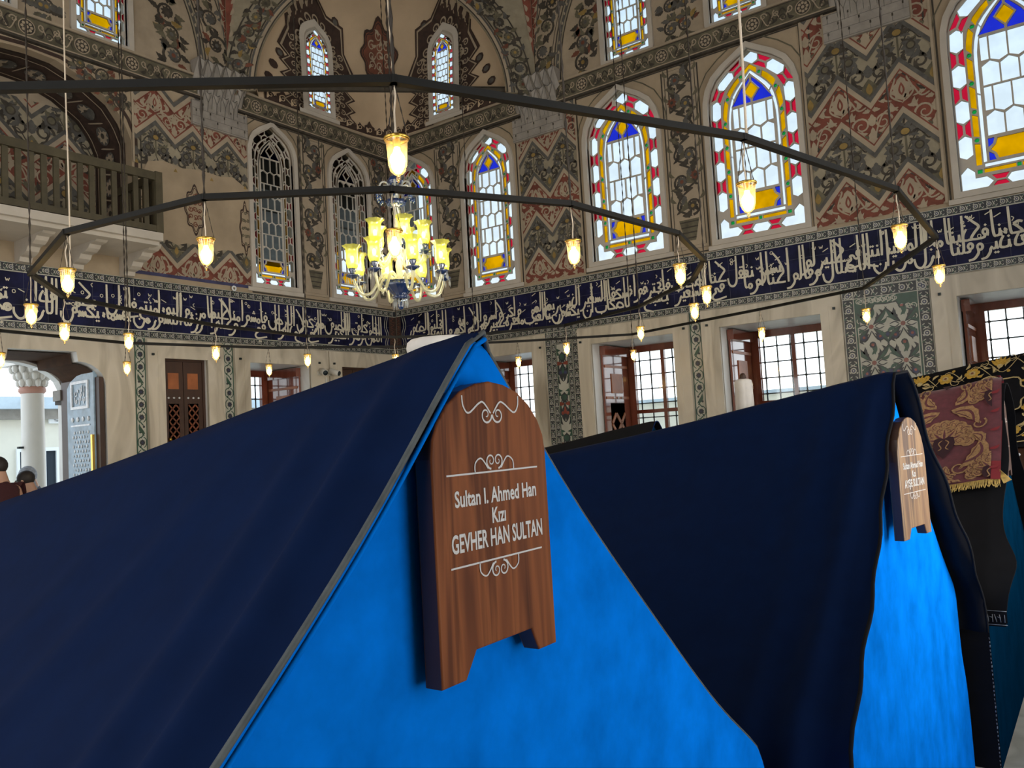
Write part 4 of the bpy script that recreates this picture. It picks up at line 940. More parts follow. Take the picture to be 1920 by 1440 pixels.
def stone_frame(mp, parent, a, b, oa, ob, top=ZB0-.02, head=HEAD):
    f = MB()
    f.cut([[(oa, .3), (ob, .3), (ob, top), (oa, top)], [(a-.05, SILL-.05), (b+.05, SILL-.05), (b+.05, head+.04), (a-.05, head+.04)]], .05, mp, .02, 'marble')
    f.cut([[(a-.10, SILL-.1), (b+.10, SILL-.1), (b+.10, head+.09), (a-.10, head+.09)], [(a, SILL), (b, SILL), (b, head), (a, head)]], .02, mp, .04, 'marble')
    f.build('stone_frame', parent)
    k = MB()
    for u in (a-.17, b+.17): k.box((u, .055, head+.045), (.03, .03, .03), 'iron', 0, lambda x, y, z: mp(x, z, y))
    k.build('curtain_hook', parent)
stone_frame(RWM, wall_r, *RLOW[0], 1.48, 3.18); stone_frame(RWM, wall_r, *RLOW[1], 3.80, 5.59); stone_frame(RWM, wall_r, *RLOW[2], 5.78, 7.62); stone_frame(RWM, wall_r, *RLOW[3], 8.63, 10.45)
stone_frame(LWM, wall_l, *LLOW[0], 1.62, 3.38); stone_frame(LWM, wall_l, *LCUP[1], 3.57, 4.72); stone_frame(LWM, wall_l, *LCUP[0], .4, 1.6)
def kundekari(m, mp, a, b, v0, v1, strip, ground):
    """interlaced strips of a carved shutter"""
    m.bx((a, v0, -.006), (b, v1, .0), ground, mp)
    wd = b-a; h = wd*.36; n = int((v1-v0)/h)
    for i in range(n):
        for j in range(3):
            s = 1 if (i+j) % 2 else -1; cx, cy = a+wd*(.17+.33*j), v0+h*(i+.5); L = wd*.24; q = wd*.062; c_, s_ = .64*s, .77
            V = [(cx+c_*L*e-s_*q*g, cy+s_*L*e*.9+c_*q*g) for e, g in ((-1, -1), (1, -1), (1, 1), (-1, 1))]
            V = [(min(max(x, a), b), min(max(y, v0), v1)) for x, y in V]
            m.add([mp(x, y, 0) for x, y in V]+[mp(x, y, .012) for x, y in V], [(4, 5, 6, 7), (0, 1, 5, 4), (1, 2, 6, 5), (2, 3, 7, 6), (3, 0, 4, 7)], strip)
def lower_window(mp, a, b):
    WNO[0] += 1; F = MB(); d = -1.03                                        # casement set deep in the wall
    F.cut([rect(a, SILL, b, HEAD), rect(a+.16, SILL+.07, b-.06, HEAD-.10)], .07, mp, d, 'red_wood')
    root = F.build('window_%d' % WNO[0], kind='structure')
    s = MB(); um = a+.16+(b-.06-a-.16)*.44
    s.bx((um-.028, SILL, d-.03), (um+.028, HEAD-.08, d+.03), 'red_wood', mp); s.bx((um+.42*(b-a)-.022, SILL, d-.02), (um+.42*(b-a)+.022, HEAD-.08, d+.02), 'red_wood', mp)
    for z in (1.95, 1.2): s.bx((a+.16, z-.028, d-.025), (b-.06, z+.028, d+.025), 'red_wood', mp)
    s.build('sash_bars', root)
    g = MB(); g.add([mp(a+.1, SILL, d-.005), mp(b, SILL, d-.005), mp(b, HEAD-.05, d-.005), mp(a+.1, HEAD-.05, d-.005)], [(0, 1, 2, 3)], 'glass_pane'); g.build('pane', root)
    r = MB(); dg = -1.13; n = round((b-a)/.19)
    for i in range(1, n): u = a+(b-a)*i/n; r.bx((u-.008, SILL, dg-.008), (u+.008, HEAD, dg+.008), 'iron', mp)
    m_ = round((HEAD-SILL)/.235)
    for j in range(1, m_):
        z = SILL+(HEAD-SILL)*j/m_; r.bx((a, z-.008, dg-.008), (b, z+.008, dg+.008), 'iron', mp)
        for i in range(1, n): r.ball(mp(a+(b-a)*i/n, z, dg), .02, 'iron', 6)
    r.build('iron_grille', root)
    h = MB(); SM = lambda x, y, z: mp(a+.05+z, y, x)                        # shutter folded back along the reveal: x runs in depth
    h.bx((-.98, SILL+.02, -.03), (-.2, HEAD-.16, 0), 'red_wood', SM); h.bx((-1.0, HEAD-.16, -.04), (-.2, HEAD-.02, .05), 'red_wood', SM)
    for z0, z1 in ((SILL+.2, 1.0), (1.15, 2.1)): kundekari(h, SM, -.80, -.36, z0, z1, 'orange_wood', 'red_wood')
    h.bx((-.76, 2.25, 0), (-.42, 2.55, .012), 'orange_wood', SM)
    for j in range(3): h.ball(SM(-.72+.13*j, 2.18, .012), .02, 'pearl', 6)
    for z in (1.06, 2.18, 2.66): h.bx((-.95, z-.02, 0), (-.24, z+.02, .01), 'orange_wood', SM)
    h.build('shutter', root)
for a, b in RLOW: lower_window(RWM, a, b)
for a, b in LLOW: lower_window(LWM, a, b)
# wall cupboards with carved doors
mat('strip_wood', (.17, .05, .022), .4, noise=5, var=.3)
def cupboard(a, b, label):
    t = thing('wall_cupboard', LWM((a+b)/2, SILL, -.05), label, 'cupboard', 'wall cupboards of the doorway side'); off = Vector(t.location)
    mpo = lambda u, v, w_: tuple(Vector(LWM(u, v, w_))-off)
    f = MB(); f.cut([rect(a, SILL, b, 2.995), rect(a+.035, SILL+.03, b-.035, 2.96)], .06, mpo, -.07, 'dark_wood'); f.bx((a, SILL, -.12), (b, 2.99, -.10), 'dark_wood', mpo); f.build('frame', t)
    um = (a+b)/2
    for i, (p, q) in enumerate(((a+.037, um-.004), (um+.004, b-.037))):
        d = MB(); d.bx((p, SILL+.033, -.085), (q, 2.957, -.055), 'dark_wood', mpo); pp, qq = p+(q-p)*.24, q-(q-p)*.2
        lf = lambda x, y, z: mpo(x, y, z-.055)
        kundekari(d, lf, pp, qq, 1.45, 2.38, 'strip_wood', 'dark_wood'); kundekari(d, lf, pp, qq, .65, 1.3, 'strip_wood', 'dark_wood')
        o = d.build('door', t)
        s = MB(); s.bx((pp, 2.58, 0), (qq, 2.80, .006), 'orange_wood', lf); s.build('square_inlay', o, 'plain orange wood square near the top')
        for j in range(3):
            k = MB(); u = p+(q-p)*(.22+.28*j); V = [(u-.02, 2.46), (u, 2.445), (u+.02, 2.46), (u, 2.475)]; k.add([lf(x, y, .004) for x, y in V]+[lf(u, 2.46, .007)], [(0, 1, 4), (1, 2, 4), (2, 3, 4), (3, 0, 4)], 'pearl'); k.build('pearl_stud', o)
        if i: h = MB(); h.ball(lf(q-.06, 1.9, .02), .025, 'gold', 8); h.build('knob', o)
    return t
cupboard(*LCUP[1], 'dark carved two-door cupboard set in the marble between two flowered tile strips')
cupboard(*LCUP[0], 'dark cupboard top just showing over the navy cloth beside the two cameras')
mat('lining_wood', (.075, .036, .018), .7, noise=5, var=.3, spec=.1)
# the doorway: outer stone arch, wood panel over it, one carved leaf swung open
WNO[0] = 1
a, b = DOOR; dm = (a+b)/2+.0
arc = [(a+.02, 2.62)]+[(a+.02+(b-a-.04)*i/24, 2.62+.38*sqrt(max(0, 1-(2*i/24-1)**2))**1.15) for i in range(1, 24)]+[(b-.02, 2.62)]
arcb = [(u-(.09 if u < dm else -.09)*min(1, abs(u-dm)/.5), v+.05) for u, v in arc]
m = MB()
m.cut([[(a-.15, 0), (a+.02, 0)]+arc+[(b-.02, 0), (b+.15, 0), (b+.15, 3.16), (a-.15, 3.16)]], .16, LWM, -1.14, 'marble_pale')
dr = m.build('door_1', kind='structure')
m = MB(); m.cut([[(a+.0, 2.58)]+[(u, v+.03) for u, v in arc]+[(b-.0, 2.58), (b, 3.14), (a, 3.14)]], .03, LWM, -1.03, 'dark_wood'); m.build('wood_panel', dr)
m = MB(); O_ = [q for q in door_outline(-.015) if q[1] > 2.45]; m.add([LWM(u, v, -.13) for u, v in O_]+[LWM(u, v, -1.02) for u, v in O_], [(i, i+1, len(O_)+i+1, len(O_)+i) for i in range(len(O_)-1)], 'lining_wood'); m.build('soffit_lining', dr)
m = MB(); m.box(LWM(a+.02, 2.56, -1.09), (.2, .16, .14), 'grey_stone'); m.box(LWM(a+.02, 2.48, -1.09), (.17, .12, .08), 'dark_paint'); m.build('arch_capital', dr)
LF = lambda x, y, z: LWM(a+.10+z, y, x)                                     # leaf along the right-hand reveal, x in depth
m = MB(); m.cut([[(-.80, .05), (-.12, .05), (-.12, 2.80), (-.3, 2.80), (-.55, 2.77), (-.72, 2.70), (-.80, 2.62)]], .05, LF, -.025, 'door_sky_sheen')
for x0, x1, z0, z1 in ((-.68, -.24, 2.34, 2.70),): m.cut([rect(x0, z0, x1, z1), rect(x0+.035, z0+.035, x1-.035, z1-.035)], .02, LF, .008, 'pearl')
leaf_o = m.build('door_leaf', dr, 'open carved leaf inlaid with mother of pearl')
m = MB(); R_ = random.Random(4)
for i in range(26): x, z = R_.uniform(-.60, -.32), R_.uniform(2.42, 2.62); m.box(LF(x, z, .006), (.012, .008, R_.uniform(.02, .09)), 'pearl')
for i in range(4): m.lathe([(.001, 0), (.03, .0), (.001, .004)], (0, 0, 0), 'pearl', 6) if 0 else m.ball(LF(-.66+.135*i, 2.21, .006), .035, 'pearl', 8, (1, .3, 1))
for j in range(30):
    for i in range(7):
        x, z = -.65+.07*(i+.5*(j % 2)), .3+.06*j
        if x < -.24: m.ball(LF(x, z, .004), .019 if (i+j) % 3 else .012, 'pearl', 6, (1, .4, 1.25))
for z in (.25, 1.2, 2.12): m.bx((-.70, z, 0), (-.22, z+.02, .008), 'pearl', LF)
m.build('pearl_inlay', leaf_o, kind='stuff')
m = MB(); m.bx((-.16, .05, .0), (-.12, 2.0, .03), 'gold', LF); m.ball(LF(-.17, 1.35, .05), .03, 'gold', 8); m.build('brass_edge', leaf_o)
m = MB(); m.bx((-1.0, 0, -.08), (-.02, 2.72, -.02), 'dark_wood', LF)
m.build('reveal_lining', dr)
# ------------------------------------------------------------------ outside
g = MB(); g.bx((-30, -30, -.35), (-WT-.02, 30, -.1), 'marble_pale'); g.bx((-WT, WT+.02, -.35), (40, 30, -.1), 'marble_pale'); g.build('courtyard_ground', kind='structure')
mat('pale_wall', (.80, .77, .66), .8, noise=.8, var=.1); mat('lead_roof', (.50, .60, .68), .6, noise=2, var=.2); mat('white_frame', (.85, .88, .9), .4); mat('dark_pane', (.035, .045, .06), .6, spec=.1); mat('pink_stone', (.50, .26, .20), .5)
mat('porch_ceiling', (.11, .10, .085), .9, noise=3, var=.3)
def porch():
    t = MB()
    t.bx((-4.4, -12, 5.72), (-1.05, 1.0, 5.9), 'porch_ceiling'); t.bx((-1.05, -4.6, 5.75), (-UT-.02, 1.0, 7.1), 'porch_ceiling'); t.bx((-4.5, -12, 5.9), (-1.05, 1.0, 7.1), 'lead_roof')
    t.build('porch_roof', None, 'grey porch roof seen through the two dim upper windows left of the chandelier', 'roof')
porch()
t = thing('porch_column', (-2.5, -5.04, -.1), 'white marble porch column with carved capital seen through the open door', 'column')
m = MB(); m.lathe([(.26, 0), (.26, .12), (.2, .16), (.18, .3), (.165, .4), (.15, 2.82)], (0, 0, 0), 'marble_pale', 24); m.build('shaft', t)
m = MB(); m.lathe([(.155, 2.80), (.18, 2.83), (.18, 2.87), (.155, 2.9)], (0, 0, 0), 'pink_stone', 24); m.build('collar', t, 'pinkish stone ring under the capital')
m = MB()
for j, (r, z) in enumerate(((.17, 2.9), (.21, 3.0), (.26, 3.1))):
    n = 10+2*j
    for i in range(n):
        an = 2*pi*(i+.5*(j % 2))/n; c = Vector((r*cos(an), r*sin(an), z)); m.ball(c+Vector((0, 0, .06)), .045, 'marble_pale', 6, (1, 1, 1.6))
m.lathe([(.15, 2.88), (.16, 2.95), (.2, 3.05), (.24, 3.16), (.24, 3.2)], (0, 0, 0), 'marble_pale', 24); m.box((0, 0, 3.26), (.62, .62, .12), 'marble_pale'); m.build('capital', t)
m = MB(); m.bar((0, .13, 2.1), (-.0, .13, 2.1001), .05, .05, 'dark_wood'); m.box((.02, -.18, 2.02), (.05, .08, .03), 'iron'); m.build('bracket', t)
m = MB(); m.bx((-2.75, -12, 3.22), (-2.25, 1, 3.34), 'marble_pale'); m.bx((-2.7, -12, 5.2), (-2.3, 1, 5.72), 'marble_pale')
t = thing('annex_building', (-10, -1.5, -.1), 'pale low building across the yard with white framed windows, seen through the door', 'building')
q = lambda a, b: ((a[0]+10, a[1]+1.5, a[2]+.1), (b[0]+10, b[1]+1.5, b[2]+.1))
m = MB(); m.bx(*q((-13, -9, -.1), (-10, 6, 2.72)), 'pale_wall'); m.build('wall', t)
m = MB(); m.bx(*q((-13.2, -9.2, 2.95), (-9.6, 6.2, 3.22)), 'lead_roof'); m.bx(*q((-13, -9.1, 2.72), (-9.8, 6.1, 2.95)), 'grey_stone'); m.build('roof', t)
for y0, y1 in ((-2.12, -1.60), (-1.55, -.88), (-4.2, -3.0)):
    m = MB(); m.cut([rect(y0, .9, y1, 2.06), rect(y0+.06, .98, (y0+y1)/2-.04, 1.98), rect((y0+y1)/2+.04, .98, y1-.06, 1.98)], .1, lambda u, v, w_: (w_+.02, u+1.5, v+.1), 0, 'white_frame'); f_ = m.build('window', t)
    m = MB(); m.bx(*q((-10.0, y0+.06, .95), (-9.99, y1-.06, 2.0)), 'dark_pane'); m.build('pane', f_)
m = MB(); m.bx(*q((-9.96, -1.42, 2.62), (-9.9, -.98, 2.9)), 'white_frame'); sgn = m.build('notice_board', t, 'small white notice with three lines of lettering')
def text(body, mp, x, y, size, parent, m='silver_print', narrow=.7, bold=.0, name='lettering', align='CENTER', th=.0006):
    cu = bpy.data.curves.new(name, 'FONT'); cu.body = body; cu.size = size; cu.align_x = align; cu.extrude = th; cu.offset = bold; cu.resolution_u = 3
    o = bpy.data.objects.new(name, cu); C.objects.link(o); dg = bpy.context.evaluated_depsgraph_get(); me = bpy.data.meshes.new_from_object(o.evaluated_get(dg))
    bpy.data.objects.remove(o); me.name = name; me.materials.clear(); me.materials.append(MATS[m])
    for v in me.vertices: v.co = mp(x+v.co.x*narrow, y+v.co.y, v.co.z)
    return link(name, me, parent)
mat('black_print', (.04, .04, .05), .6)
for i, s in enumerate(('Sultan', 'Ahmed', 'Türbesi')): text(s, lambda u, v, w_: (.105+w_, 1.5+u, v+.1), -1.2, 2.82-.08*i, .075, sgn, 'black_print', 1)
# garden beyond the right-hand windows
mat('leaf_teal', (.16, .30, .24), .8, noise=3, var=.4)
gw = MB(); gw.bx((-1, 7.0, -.1), (14, 7.25, 2.3), 'pale_wall'); gw.bx((-1, 6.95, 2.3), (14, 7.3, 2.38), 'lead_roof'); gw.build('garden_wall', None, 'pale wall of the yard outside the right-hand windows', 'wall')
R_ = random.Random(5)
for i, x in enumerate((2.2, 4.1, 6.8)):
    t = MB()
    for k in range(140):
        a1, a2, rr_ = R_.uniform(0, 6.28), R_.uniform(-1.4, 1.5), R_.uniform(.25, .55); c = Vector((rr_*cos(a1)*cos(a2), rr_*sin(a1)*cos(a2), .55+rr_*.8*sin(a2)))
        n_ = Vector((R_.uniform(-1, 1), R_.uniform(-1, 1), R_.uniform(-1, 1))).normalized(); u_ = n_.orthogonal()*.09; v_ = n_.cross(u_)*.6
        t.add([c+u_, c+v_, c-u_, c-v_], [(0, 1, 2, 3)], 'leaf_teal')
    o = t.build('garden_shrub', None, 'green shrub in the yard outside the %s lower window of the right wall' % ('first', 'second', 'third')[i], 'shrub', 'shrubs in the yard'); o.location = (x, 5.4, -.1)
# ------------------------------------------------------------------ the gallery over the door
t = thing('balcony', (0, -6.1, 4.30), 'wooden railed gallery on stone brackets above the doorway', 'balcony')
def bo(a, b): return tuple((p[0], p[1]+6.1, p[2]-4.30) for p in (a, b))
m = MB(); m.bx(*bo((0, -7.22, 4.33), (.92, -4.98, 4.43)), 'plaster_white'); m.bx(*bo((0, -7.2, 4.28), (.86, -5.0, 4.33)), 'plaster_white'); m.build('floor_slab', t)
rl = MB()
for z, h in ((5.14, .10), (4.48, .075)):
    rl.bx(*bo((.84, -7.22, z-h/2), (.91, -4.98, z+h/2)), 'rail_paint'); rl.bx(*bo((0, -5.05, z-h/2), (.84, -4.98, z+h/2)), 'rail_paint')
rl.bx(*bo((.83, -5.06, 4.43), (.92, -4.97, 5.2)), 'rail_paint'); ro = rl.build('railing', t)
for i in range(16): m = MB(); y = -7.16+.133*i; m.bx(*bo((.855, y-.03, 4.5), (.885, y+.03, 5.12)), 'rail_paint'); m.build('baluster', ro)
for i in range(6): m = MB(); x = .06+.13*i; m.bx(*bo((x-.03, -5.03, 4.5), (x+.03, -5.0, 5.12)), 'rail_paint'); m.build('baluster', ro)
for u in (4.98, 5.64, 6.24, 6.9):
    m = MB(); prof = [(0, 4.02), (.12, 4.03), (.14, 4.08), (.22, 4.09), (.3, 4.12), (.34, 4.17), (.45, 4.18), (.52, 4.21), (.56, 4.25), (.68, 4.26), (.74, 4.29), (.76, 4.33), (0, 4.33)]
    L_ = len(prof); V = [(x, -u+6.1-.07, z-4.30) for x, z in prof]+[(x, -u+6.1+.07, z-4.30) for x, z in prof]
    m.add(V, [list(range(L_)), list(range(L_, 2*L_))[::-1]]+[(i, (i+1) % L_, L_+(i+1) % L_, L_+i) for i in range(L_)], 'plaster_white'); m.build('bracket', t)
# ------------------------------------------------------------------ two cameras on the wall
mat('cam_white', (.62, .60, .54), .4)
for i, (u, lab) in enumerate(((1.83, 'white round-bodied security camera on the marble, left of the pair'), (1.62, 'white round-bodied security camera on the marble, right of the pair'))):
    t = thing('security_camera', LWM(u, 2.86, 0), lab, 'camera', 'pair of security cameras')
    m = MB(); m.tube([(.045, 0, 0), (.10, 0, .02), (.14, 0, .0)], .012, 'cam_white', 8); m.box((.05, 0, 0), (.03, .06, .06), 'cam_white'); m.build('mount', t)
    m = MB(); dx = Vector((.9, -.35 if i == 0 else .35, -.3)).normalized(); c = Vector((.15, 0, .02)); m.tube([c-dx*.07, c-dx*.06, c+dx*.09, c+dx*.1], [.035, .05, .05, .045], 'cam_white', 14); m.build('housing', t)
    m = MB(); m.tube([c+dx*.095, c+dx*.115], [.044, .036], 'iron', 14); m.build('lens', t)
t = thing('conduit', LWM(1.70, 1.6, .05), 'thin cable conduit running down the marble under the two cameras', 'conduit'); m = MB(); m.bx((0, -.012, 0), (.02, .012, 1.2), 'cam_white'); m.build('pipe', t)
m = MB(); c = LWM(3.36, 4.06, .05); m.tube([Vector(c)+Vector((0, .03*cos(k*pi/6), .03*sin(k*pi/6))) for k in range(12)], .012, 'white_frame', 6, closed=True); m.build('cable_ring', None, 'small white ring hanging over the inscription band at left', 'ring')
# ------------------------------------------------------------------ cloth-covered cenotaphs
def velvet(name, col, var=.22):
    m = mat(name, col, .85, noise=5.5, var=var, spec=0)
    return m
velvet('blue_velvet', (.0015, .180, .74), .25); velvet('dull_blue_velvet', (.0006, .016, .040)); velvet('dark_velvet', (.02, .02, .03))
mat('navy_cloth', (.0020, .0095, .042), .9, noise=14, var=.12, spec=.08); mat('navy_cloth_deep', (.007, .016, .048), .85, noise=14, var=.12, spec=.08)
mat('black_cloth', (.006, .006, .008), .85, noise=10, var=.2, spec=.15)
mat('piping', (.075, .085, .085), .6, noise=30, var=.3); mat('silver_thread', (.16, .17, .19), .4, noise=40, var=.4)
mat('gold_thread', (.50, .30, .05), .45, noise=60, var=.35); mat('gold_pale', (.50, .38, .18), .5, noise=60, var=.3)
mat('brocade_red', (.105, .016, .026), .7, noise=30, var=.25, sheen=.2); mat('brocade_edge', (.20, .015, .022), .7); mat('brocade_gold', (.33, .19, .09), .55, noise=70, var=.4); mat('brocade_dark', (.03, .006, .012), .8); mat('fringe', (.50, .34, .10), .7, noise=50, var=.4)
HALF = [(0, 0), (.03, -.006), (.08, -.055), (.28, -.275), (.55, -.53), (.80, -.755), (1.0, -.905), (1.04, -.945), (1.068, -1.0), (1.072, -1.05), (1.085, -1.25)]
def local(m, t): m.v = [tuple(Vector(v)-t.location) for v in m.v]; return m
def profile(za, k=1.0, bw=1.17):
    H = [(a*k, za+b*k) for a, b in HALF]+[((bw-.015)*k, .35), (bw*k, 0)]
    return [(-a, b) for a, b in H[:0:-1]]+H
def cenotaph(xg, yc, za, L, drop, body, label, k=1.0, name='cenotaph', side=None, bw=1.17):
    m = MB(); A = profile(za-.004, k*.994, bw); B = [(a*.915, b) for a, b in profile(za-.004-drop*L, k*.994, bw)]
    fa = catmull([(0, a, b) for a, b in A], 3); fb = catmull([(-L, a, b) for a, b in B], 3); n = len(fa)
    m.add([tuple(p) for p in fa]+[tuple(p) for p in fb], [list(range(n)), list(range(n, 2*n))[::-1]], body)
    m.add([tuple(p) for p in fa]+[tuple(p) for p in fb], [(i, i+1, n+i+1, n+i) for i in range(n-1)]+[(n-1, 0, n, 2*n-1)], side or body)
    t = m.build(name, None, label, 'tomb', 'cloth covered tombs'); t.location = (xg, yc, 0); return t
def surf(xg, yc, za, L, drop, k=1.0):
    """point on the roof: s runs -1..1 over the profile (0 = ridge), t metres behind the gable, w out of the surface"""
    A = [Vector((a, b)) for a, b in profile(za, k)]; A = [Vector((p.x, p.y)) for p in catmull([(a.x, a.y, 0) for a in A], 5)]
    mid = len(A)//2; ln = [0]
    for a, b in zip(A, A[1:]): ln.append(ln[-1]+(b-a).length)
    tot = ln[-1]; l0 = ln[mid]
    def f(d, t, w):
        """d = metres along the cloth from the ridge (negative = camera-left side)"""
        q = min(max(l0+d, 0), tot-1e-6); lo = 0; hi = len(ln)-1
        while hi-lo > 1:
            m_ = (lo+hi)//2
            if ln[m_] <= q: lo = m_
            else: hi = m_
        u = (q-ln[lo])/(ln[lo+1]-ln[lo]); p = A[lo].lerp(A[lo+1], u); tg = (A[lo+1]-A[lo]).normalized(); nn = Vector((-tg.y, tg.x))
        if nn.y < -.3: nn = -nn
        kk = max(0, min(t/L, 1.05)); sc = 1-.08*kk
        return Vector((xg-t, yc+(p.x+nn.x*w)*sc, p.y-drop*max(t, 0)*max(0, min(1, p.y/za+.15))+nn.y*w))
    return f
def cover(xg, yc, za, L, drop, d0, d1, cloth, label, over=lambda d: .04, fold=lambda d, t: 0, k=1.0, cat='cloth', nu=90, nv=70, name='cover_cloth', pip='piping', pr=.006, tail=.12):
    f = surf(xg, yc, za, L, drop, k); m = MB()
    def g(a, b):
        d = d0+(d1-d0)*a; o = over(d); t = -o+(L+o+tail)*b**1.6
        return f(d, t, .007+max(-.003, fold(d, t)))
    m.grid(nu, nv, g, cloth)
    o = m.build(name, None, label, cat, 'covers over the tombs'); sm = o.modifiers.new('thickness', 'SOLIDIFY'); sm.thickness = .003; sm.offset = -1; o.data.materials.append(MATS['black_cloth']); sm.material_offset = 1
    if pip:
        p = MB(); p.tube([g(i/80, 0)+Vector((.002, 0, 0)) for i in range(81)], pr, pip, 6); p.build('piping', o)
    return o, f
# the near tomb
N1 = (9.445, -9.685, 1.80, 1.8, .16)
cenotaph(*N1, 'blue_velvet', 'bright blue velvet tomb end behind the large walnut plaque, nearest the camera', bw=1.09)
def fold1(d, t):
    w = 0
    if d < 0:
        q = t-.05*d; w += .024*math.exp(-((q-.07)/.035)**2)*min(1, -d*4)+.014*math.exp(-((q-.21)/.035)**2)*min(1, -d*4)*min(1, -d*5)+.011*math.exp(-((q-.36+.30*d)/.05)**2)*max(0, min(1, -d*4-.5))+.008*math.exp(-((q-.58+.40*d)/.07)**2)*max(0, min(1, -d*4-.6))
    w += .0025*sin(5*t+4*d)*min(1, abs(t)*2); return w if d < 0 else w*.3-.004*min(1, d*6)
cover(*N1, -2.15, 2.15, 'navy_cloth', 'navy cloth over the nearest tomb, filling the lower left of the view', lambda d: .035 if d < -.02 else .035-.045*min(1, (d+.02)*13), fold1, pr=.0042)
hm = MB(); f1 = surf(*N1); hm.tube([f1(-.01-1.9*i/60, -.036, -.006) for i in range(61)], .0035, 'blue_velvet', 6); hm.build('blue_seam', [o for o in C.objects if o.name == 'cover_cloth'][0])
# the second tomb
N2 = (9.555, -7.415, 1.795, 1.68, .16)
cenotaph(*N2, 'blue_velvet', 'bright blue velvet tomb end behind the small pale wood plaque, right of the nearest tomb')
def fold2(d, t):
    e = math.exp(-(max(t, 0)/.24)**2)
    return e*(.016*sin(t*42+d*1.4)+.006*sin(9*d))*min(1, abs(d)*5)+.004*sin(5*t+3*d)+.01*e
cover(*N2, -2.15, 1.62, 'navy_cloth', 'navy cloth with gathered folds over the second tomb, right of the walnut plaque', lambda d: (.035+.005*sin(23*d)+.03*min(1, max(0, -d-.4)) if d < 0 else .06+.045*min(1, d)+.006*sin(13*d)), fold2, pip='black_cloth', pr=.006)
# the third tomb with the brocade
N3_ = (9.66, -5.14, 1.80, 1.9, .16)
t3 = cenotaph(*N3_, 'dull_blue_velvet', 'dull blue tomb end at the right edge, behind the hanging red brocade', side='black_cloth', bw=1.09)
o3, f3 = cover(*N3_, -1.62, 1.6, 'black_cloth', 'black cloth with a silver lettered hem under the red brocade', lambda d: .075+.012*sin(8*d)+.04*math.exp(-((d+1.3)/.14)**2), lambda d, t: .004*sin(6*t), pip=None)
m = MB(); m.grid(24, 3, lambda a, b: f3(-1.60+.055*b, -.08+.55*a, .03), 'black_cloth'); 
for i in range(34):
    t_ = -.07+.55*i/34; m.tube([f3(-1.595, t_, .034), f3(-1.56, t_+.004*(i % 3), .034)], .0022, 'silver_thread', 4)
    if i % 2: m.tube([f3(-1.575, t_, .034), f3(-1.57, t_+.014, .034)], .002, 'silver_thread', 4)
for d in (-1.545, -1.607): m.tube([f3(d, -.08+.55*i/20, .034) for i in range(21)], .002, 'silver_thread', 4)
m.build('lettered_hem', o3, 'silver lettering along the hem')
m = MB(); zz_ = lambda z: Vector((N3_[0]+.006, N3_[1]-1.17+.03*z, z))
for i in range(40): m.tube([zz_(.62-.018*i)+Vector((0, .004*((i*7) % 5-2), 0)), zz_(.612-.018*i)], .0024, 'silver_thread', 4)
local(m, t3).build('silver_edging', t3)
# ------------------------------------------------------------------ red brocade with gold paisley
BT0, BT1, BD = .46, -.055, -.80
def bro(u, v, w): return tuple(f3(BD*(1-v/.80), BT0+(BT1-BT0)*u/.52, .038+w+.003*sin(18*u)))
m = MB(); m.grid(30, 34, lambda a, b: bro(.52*a, -.0+.86*b, 0), 'brocade_red')
ob = m.build('brocade_cloth', None, 'red brocade with gold paisley and a yellow fringe, hung over the ridge at right', 'cloth')
P = Paint(bro, .002, .0012)
def paisley(c, ang, L, flip):
    for sc, mm, l in ((1, 'brocade_gold', 1), (.80, 'brocade_red', 2), (.62, 'brocade_gold', 3)):
        pts = []
        for i in range(17):
            t = i/16; x = L*sc*(t-.35); y = flip*L*.30*sc*sin(pi*t)**.9*(1.15-t*.6); pts.append((x, y))
        back = [(L*sc*(t-.35), -flip*L*.13*sc*sin(pi*t)) for t in [1-i/10 for i in range(1, 10)]]
        P.poly([(c[0]+x*cos(ang)-y*sin(ang), c[1]+x*sin(ang)+y*cos(ang)) for x, y in pts+back], mm, l)
    P.spiral((c[0]+L*.66*cos(ang)-flip*-.02*sin(ang), c[1]+L*.66*sin(ang)), L*.13, ang+pi, flip*1.2, .011, 'brocade_gold', 3, 12)
    for i in range(5): P.disc((c[0]+L*(.12*i-.2)*cos(ang), c[1]+L*(.12*i-.2)*sin(ang)), .007, 'brocade_red', 5, 6)
def plume(c, s):
    for R1, R2, n, rr_, l in ((.105, .115, 11, .034, 1), (.068, .075, 8, .032, 3)):
        for i in range(n):
            a = -.35+(pi+.7)*(i+.5)/n; x, y = c[0]+R1*s*cos(a), c[1]+R2*s*sin(a); P.disc((x, y), rr_*s, 'brocade_gold', l, 9); P.spiral((x, y), rr_*.68*s, a, 1.4, .0045, 'brocade_red', l+1, 10)
    for i in range(5): a = pi*(i+.5)/5; P.leaf((c[0], c[1]+.0), a, .10*s, .03*s, 'brocade_gold', 5, 0); P.leaf((c[0], c[1]), a, .085*s, .012*s, 'brocade_red', 6, 0)
    h = [(0, -.115), (.03, -.075), (.05, -.02), (.042, .022), (.018, .03), (0, .018)]
    P.poly([(c[0]+x*s, c[1]+y*s) for x, y in h]+[(c[0]-x*s, c[1]+y*s) for x, y in h[-2:0:-1]], 'brocade_dark', 7)
    for q in (-1, 1): P.vine([(c[0]+q*.006*s, c[1]+.008*s), (c[0]+q*.022*s, c[1]-.012*s), (c[0]+q*.010*s, c[1]-.045*s), (c[0]+q*.024*s, c[1]-.06*s)], .006, 'brocade_gold', 8)
